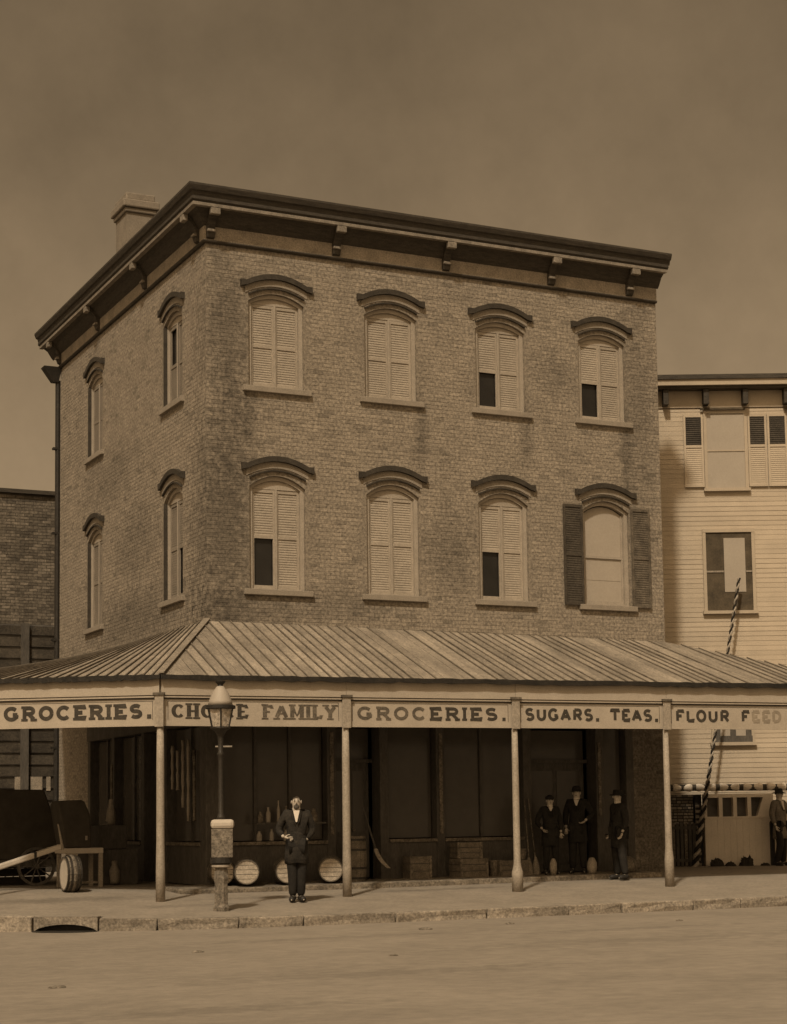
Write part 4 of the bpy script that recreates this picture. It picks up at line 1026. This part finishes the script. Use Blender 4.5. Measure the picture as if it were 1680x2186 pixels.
    if vest == 'linen':
        for sx in (-1, 1):
            b = MB(); b.hexa([(sx*.012, y0-.006, 1.22), (sx*.05, y0-.006, 1.28), (sx*.05, y0+.02, 1.28), (sx*.012, y0+.02, 1.22), (sx*.05, -.098, 1.45), (sx*.095, -.07, 1.44), (sx*.095, -.04, 1.44), (sx*.05, -.05, 1.45)]); o = b.build('lapel', M[coat], None, bevel=.006); o.parent = t
    if apron:
        b = MB(); b.hexa([(-.12, -.165, .55), (.12, -.165, .55), (.12, -.15, .55), (-.12, -.15, .55), (-.1, -.15, 1.0), (.1, -.15, 1.0), (.1, -.13, 1.0), (-.1, -.13, 1.0)]); o = b.build('apron', M[apron], None); o.parent = t
    # hands: palm + five fingers, each a skinned chain
    for sd in 'LR':
        w_, e_ = Vector(p['wr'+sd]), Vector(p['el'+sd]); d = (w_-e_).normalized(); d = p.get('hd'+sd, None) and Vector(p['hd'+sd]).normalized() or d
        side = d.cross(Vector((0, 0, 1)) if abs(d.z) < .8 else Vector((0, -1, 0))).normalized(); nrm = side.cross(d).normalized()
        if p.get('curl'+sd): nrm = Vector(p['curl'+sd]).normalized(); side = d.cross(nrm).normalized()
        V_ = [w_, w_+d*.04, w_+d*.085]; E2 = [(0, 1), (1, 2)]; R2 = [(.026, .02), (.036, .018), (.036, .016)]
        for q, (off, ln) in enumerate(((-.030, .062), (-.010, .074), (.010, .070), (.029, .055))):
            b0 = w_+d*.075+side*off; i0 = len(V_)
            V_ += [b0, b0+d*ln*.45+nrm*.006, b0+d*ln*.8+nrm*.022, b0+d*ln*.95+nrm*.042]; E2 += [(i0, i0+1), (i0+1, i0+2), (i0+2, i0+3), (2, i0)]; R2 += [.0095, .009, .0085, .007]
        i0 = len(V_); b0 = w_+d*.03-side*.03; V_ += [b0, b0+d*.03-side*.025+nrm*.015, b0+d*.055-side*.03+nrm*.03]; E2 += [(1, i0), (i0, i0+1), (i0+1, i0+2)]; R2 += [.013, .0105, .008]
        skin('hand', V_, E2, [tuple(q*.9 for q in z) if isinstance(z, tuple) else z*.92 for z in R2], M['skin'], t, loc, heading)
    return t
# man at the front: his left arm (image right) reaches to the second post, right hand at the waist
mx_, my_ = .34, -3.3
face = math.atan2(-(cams.x-mx_), (cams.y-my_)*-1)  # turn so that local -y points to the camera
face = math.atan2(cams.x-mx_, -(cams.y-my_))
def world_to_local(P, loc, ang, k): 
    v = (Vector(P)-Vector(loc)); c, s = math.cos(-ang), math.sin(-ang); return Vector((v.x*c-v.y*s, v.x*s+v.y*c, v.z))/k
locM = Vector((mx_, my_, gz(mx_, my_)+.005)); Hm = 1.75
postp = world_to_local((1.542-.10, -2.62-.09, 1.40), locM, face, Hm/1.72)
wr = postp-Vector((.09, 0, .05)); shl = Vector((.17, .01, 1.40))
arm = wr-shl; L1, L2 = .30, .27
if arm.length > .60: wr = shl+arm.normalized()*.60
mid_ = shl.lerp(wr, .53)+Vector((0, .0, -.05))
person(tuple(locM), face, Hm, 'bald grey bearded man in a long dark coat standing alone between lamp and second post',
       dict(shL=(.18, .0, 1.39), elL=(.27, .05, 1.13), wrL=(.14, .0, .97), elR=(-.30, .05, 1.14), wrR=(-.20, -.12, 1.03), hdR=(.9, -.1, -.2), curlR=(0, -1, 0), kneeR=(-.07, -.03, .5), ankR=(-.065, .0, .09), toeR=(-.09, -.17, .035), ankL=(.06, .03, .09), toeL=(.11, -.13, .035), kneeL=(.075, -.02, .5)),
       coat='cloth2', beard='hairmid', bald=True, vz=1.27)
def fa(x, y): return math.atan2(cams.x-x, -(cams.y-y))
person((6.72, -.65, .185), fa(6.72, -.65)+.25, 1.52, 'shorter of the dark suited figures in the store shade nearest the third post', dict(elR=(-.3, .05, 1.14), wrR=(-.2, -.12, .98)), hat='cap', apron=None, vz=1.37)
person((7.36, -.6, .185), fa(7.36, -.6)-.1, 1.68, 'man in dark suit and brimmed hat with pale shirt front standing in store shade', dict(elL=(.30, .03, 1.16), wrL=(.16, -.14, 1.04)), hat='bowler', vz=1.34)
person((7.75, -1.45, gz(7.75, -1.45)+.005), fa(7.75, -1.45)-1.0, 1.70, 'dark coated man standing closest to the pavement left of the fourth post', dict(kneeL=(.13, -.02, .5), ankL=(.17, .02, .09), toeL=(.2, -.15, .035)), hat='slouch', vest='cloth')
pf_ = FC(2.12, .95, .0)
person((pf_.x, pf_.y, pf_.z+.03), fa(pf_.x, pf_.y)+.9, 1.66, 'grey coated person at the right edge beside the white stall', dict(elL=(.27, -.08, 1.16), wrL=(.22, -.28, 1.05), kneeR=(-.10, -.08, .5), toeR=(-.14, -.2, .035)), coat='coat_grey', hat='slouch')
for x, y, z, lb, r in ((6.62, -.9, .30, 'small pale sack on the step before the shorter figure', .07), (7.45, -.95, .30, 'larger pale basket on the step before the hatted man', .10)):
    b = MB(); b.lathe([(r*.7, z-.12), (r, z), (r*.95, z+.1), (r*.5, z+.19), (r*.2, z+.2)], (x, y, 0), 12)
    tag(b.build('basket' if r > .08 else 'sack', M['frieze'], None, smooth=True), lb, 'basket' if r > .08 else 'sack')
bb = MB(); bb.lathe([(.2, .18), (.24, .3), (.22, .42), (.12, .5)], (8.35, -.7, 0), 14); tag(bb.build('sack', M['wood2'], None, smooth=True), 'slumped brown sack on the step near the right brick pier', 'sack')

# crates, baskets and brooms in the shade along the shop front
def crate(x, y, z, wx, wy, h, lb, rot=0):
    t = empty('crate', (x, y, z), lb, 'crate', 'crates in the shade along the shop front'); 
    F = Frame((x, y, 0), (math.cos(rot), math.sin(rot))); n = 3
    MB(F).box(-wx/2+.02, wx/2-.02, -wy/2+.02, wy/2-.02, z, z+h-.02).build('body', M['dark'], t)
    for i in range(n):
        q = h/n; MB(F).box(-wx/2, wx/2, wy/2-.019, wy/2, z+i*q+.006, z+(i+1)*q-.006).build('board', M['cask'], t)
        MB(F).box(-wx/2, -wx/2+.019, -wy/2+.02, wy/2-.02, z+i*q+.006, z+(i+1)*q-.006).build('board', M['cask'], t)
    for sx in (-1, 1): MB(F).box(sx*(wx/2-.03)-.025, sx*(wx/2-.03)+.025, wy/2+.001, wy/2+.012, z, z+h).build('batten', M['wood2'], t)
    return t
crate(5.05, -.42, .175, .62, .42, .36, 'bottom crate of the stack left of centre beneath the GROCERIES board', .05)
crate(5.00, -.42, .535, .52, .38, .30, 'top crate of the stack left of centre beneath the GROCERIES board', -.08)
crate(5.95, -.40, .18, .7, .42, .30, 'single wide low crate right of the crate stack in the store shade', .03)
crate(4.0, -.35, .175, .45, .36, .42, 'tall narrow crate standing before the shop window near the shovel', -.04)
for k, (x, r, h, lb) in enumerate(((5.62, .13, .30, 'round basket between the crate stack and the wide crate'), (6.2, .12, .2, 'small basket resting on top of the wide low crate'))):
    z = .178 if k == 0 else .485
    o = MB().lathe([(r*.7, z), (r, z+h*.9), (r*1.06, z+h), (r*.9, z+h), (r*.85, z+h*.8)], (x, -.40, 0), 16).build('basket', M['wood2']); tag(o, lb, 'basket')
for k, (x, dx, lb) in enumerate(((6.42, .08, 'left broom leaning beside the door pilaster'), (6.56, .03, 'right broom leaning beside the door pilaster'))):
    t = empty('broom', (x, -.25, .2), lb, 'broom', 'brooms beside the door'); MB().tube([(x, -.33, .5), (x+dx, -.06, 1.65)], .014, 8).build('handle', M['wood2'], t)
    MB().lathe([(.09, .19), (.07, .35), (.02, .52)], (x-dx*.25, -.36, 0), 10).build('bristles', M['frieze'], t)

# loose stones on the road
for k, (x, y, r_, lb) in enumerate(((-3.6, -9.6, .035, 'small dark stone on the road at lower left'), (.6, -7.4, .05, 'dark stone on the road below the middle kerb stones'), (2.2, -7.0, .04, 'small stone on the road right of centre near the kerb'), (4.6, -7.9, .03, 'smallest pebble on the road toward the right'), (-1.9, -11.5, .03, 'little stone in the open road near the bottom'), (-6.3, -13.2, .04, 'flat stone in the road at the bottom left'))):
    b = MB(); bmesh.ops.create_icosphere(b.bm, subdivisions=2, radius=1); rr = random.Random(k+70)
    for v in b.bm.verts: v.co = Vector((x+v.co.x*r_*2.2*rr.uniform(.8, 1.2), y+v.co.y*r_*1.4*rr.uniform(.8, 1.2), SZ+v.co.z*r_*.6*rr.uniform(.7, 1.2)))
    tag(b.build('stone', M['stone'], None), lb, 'stone')
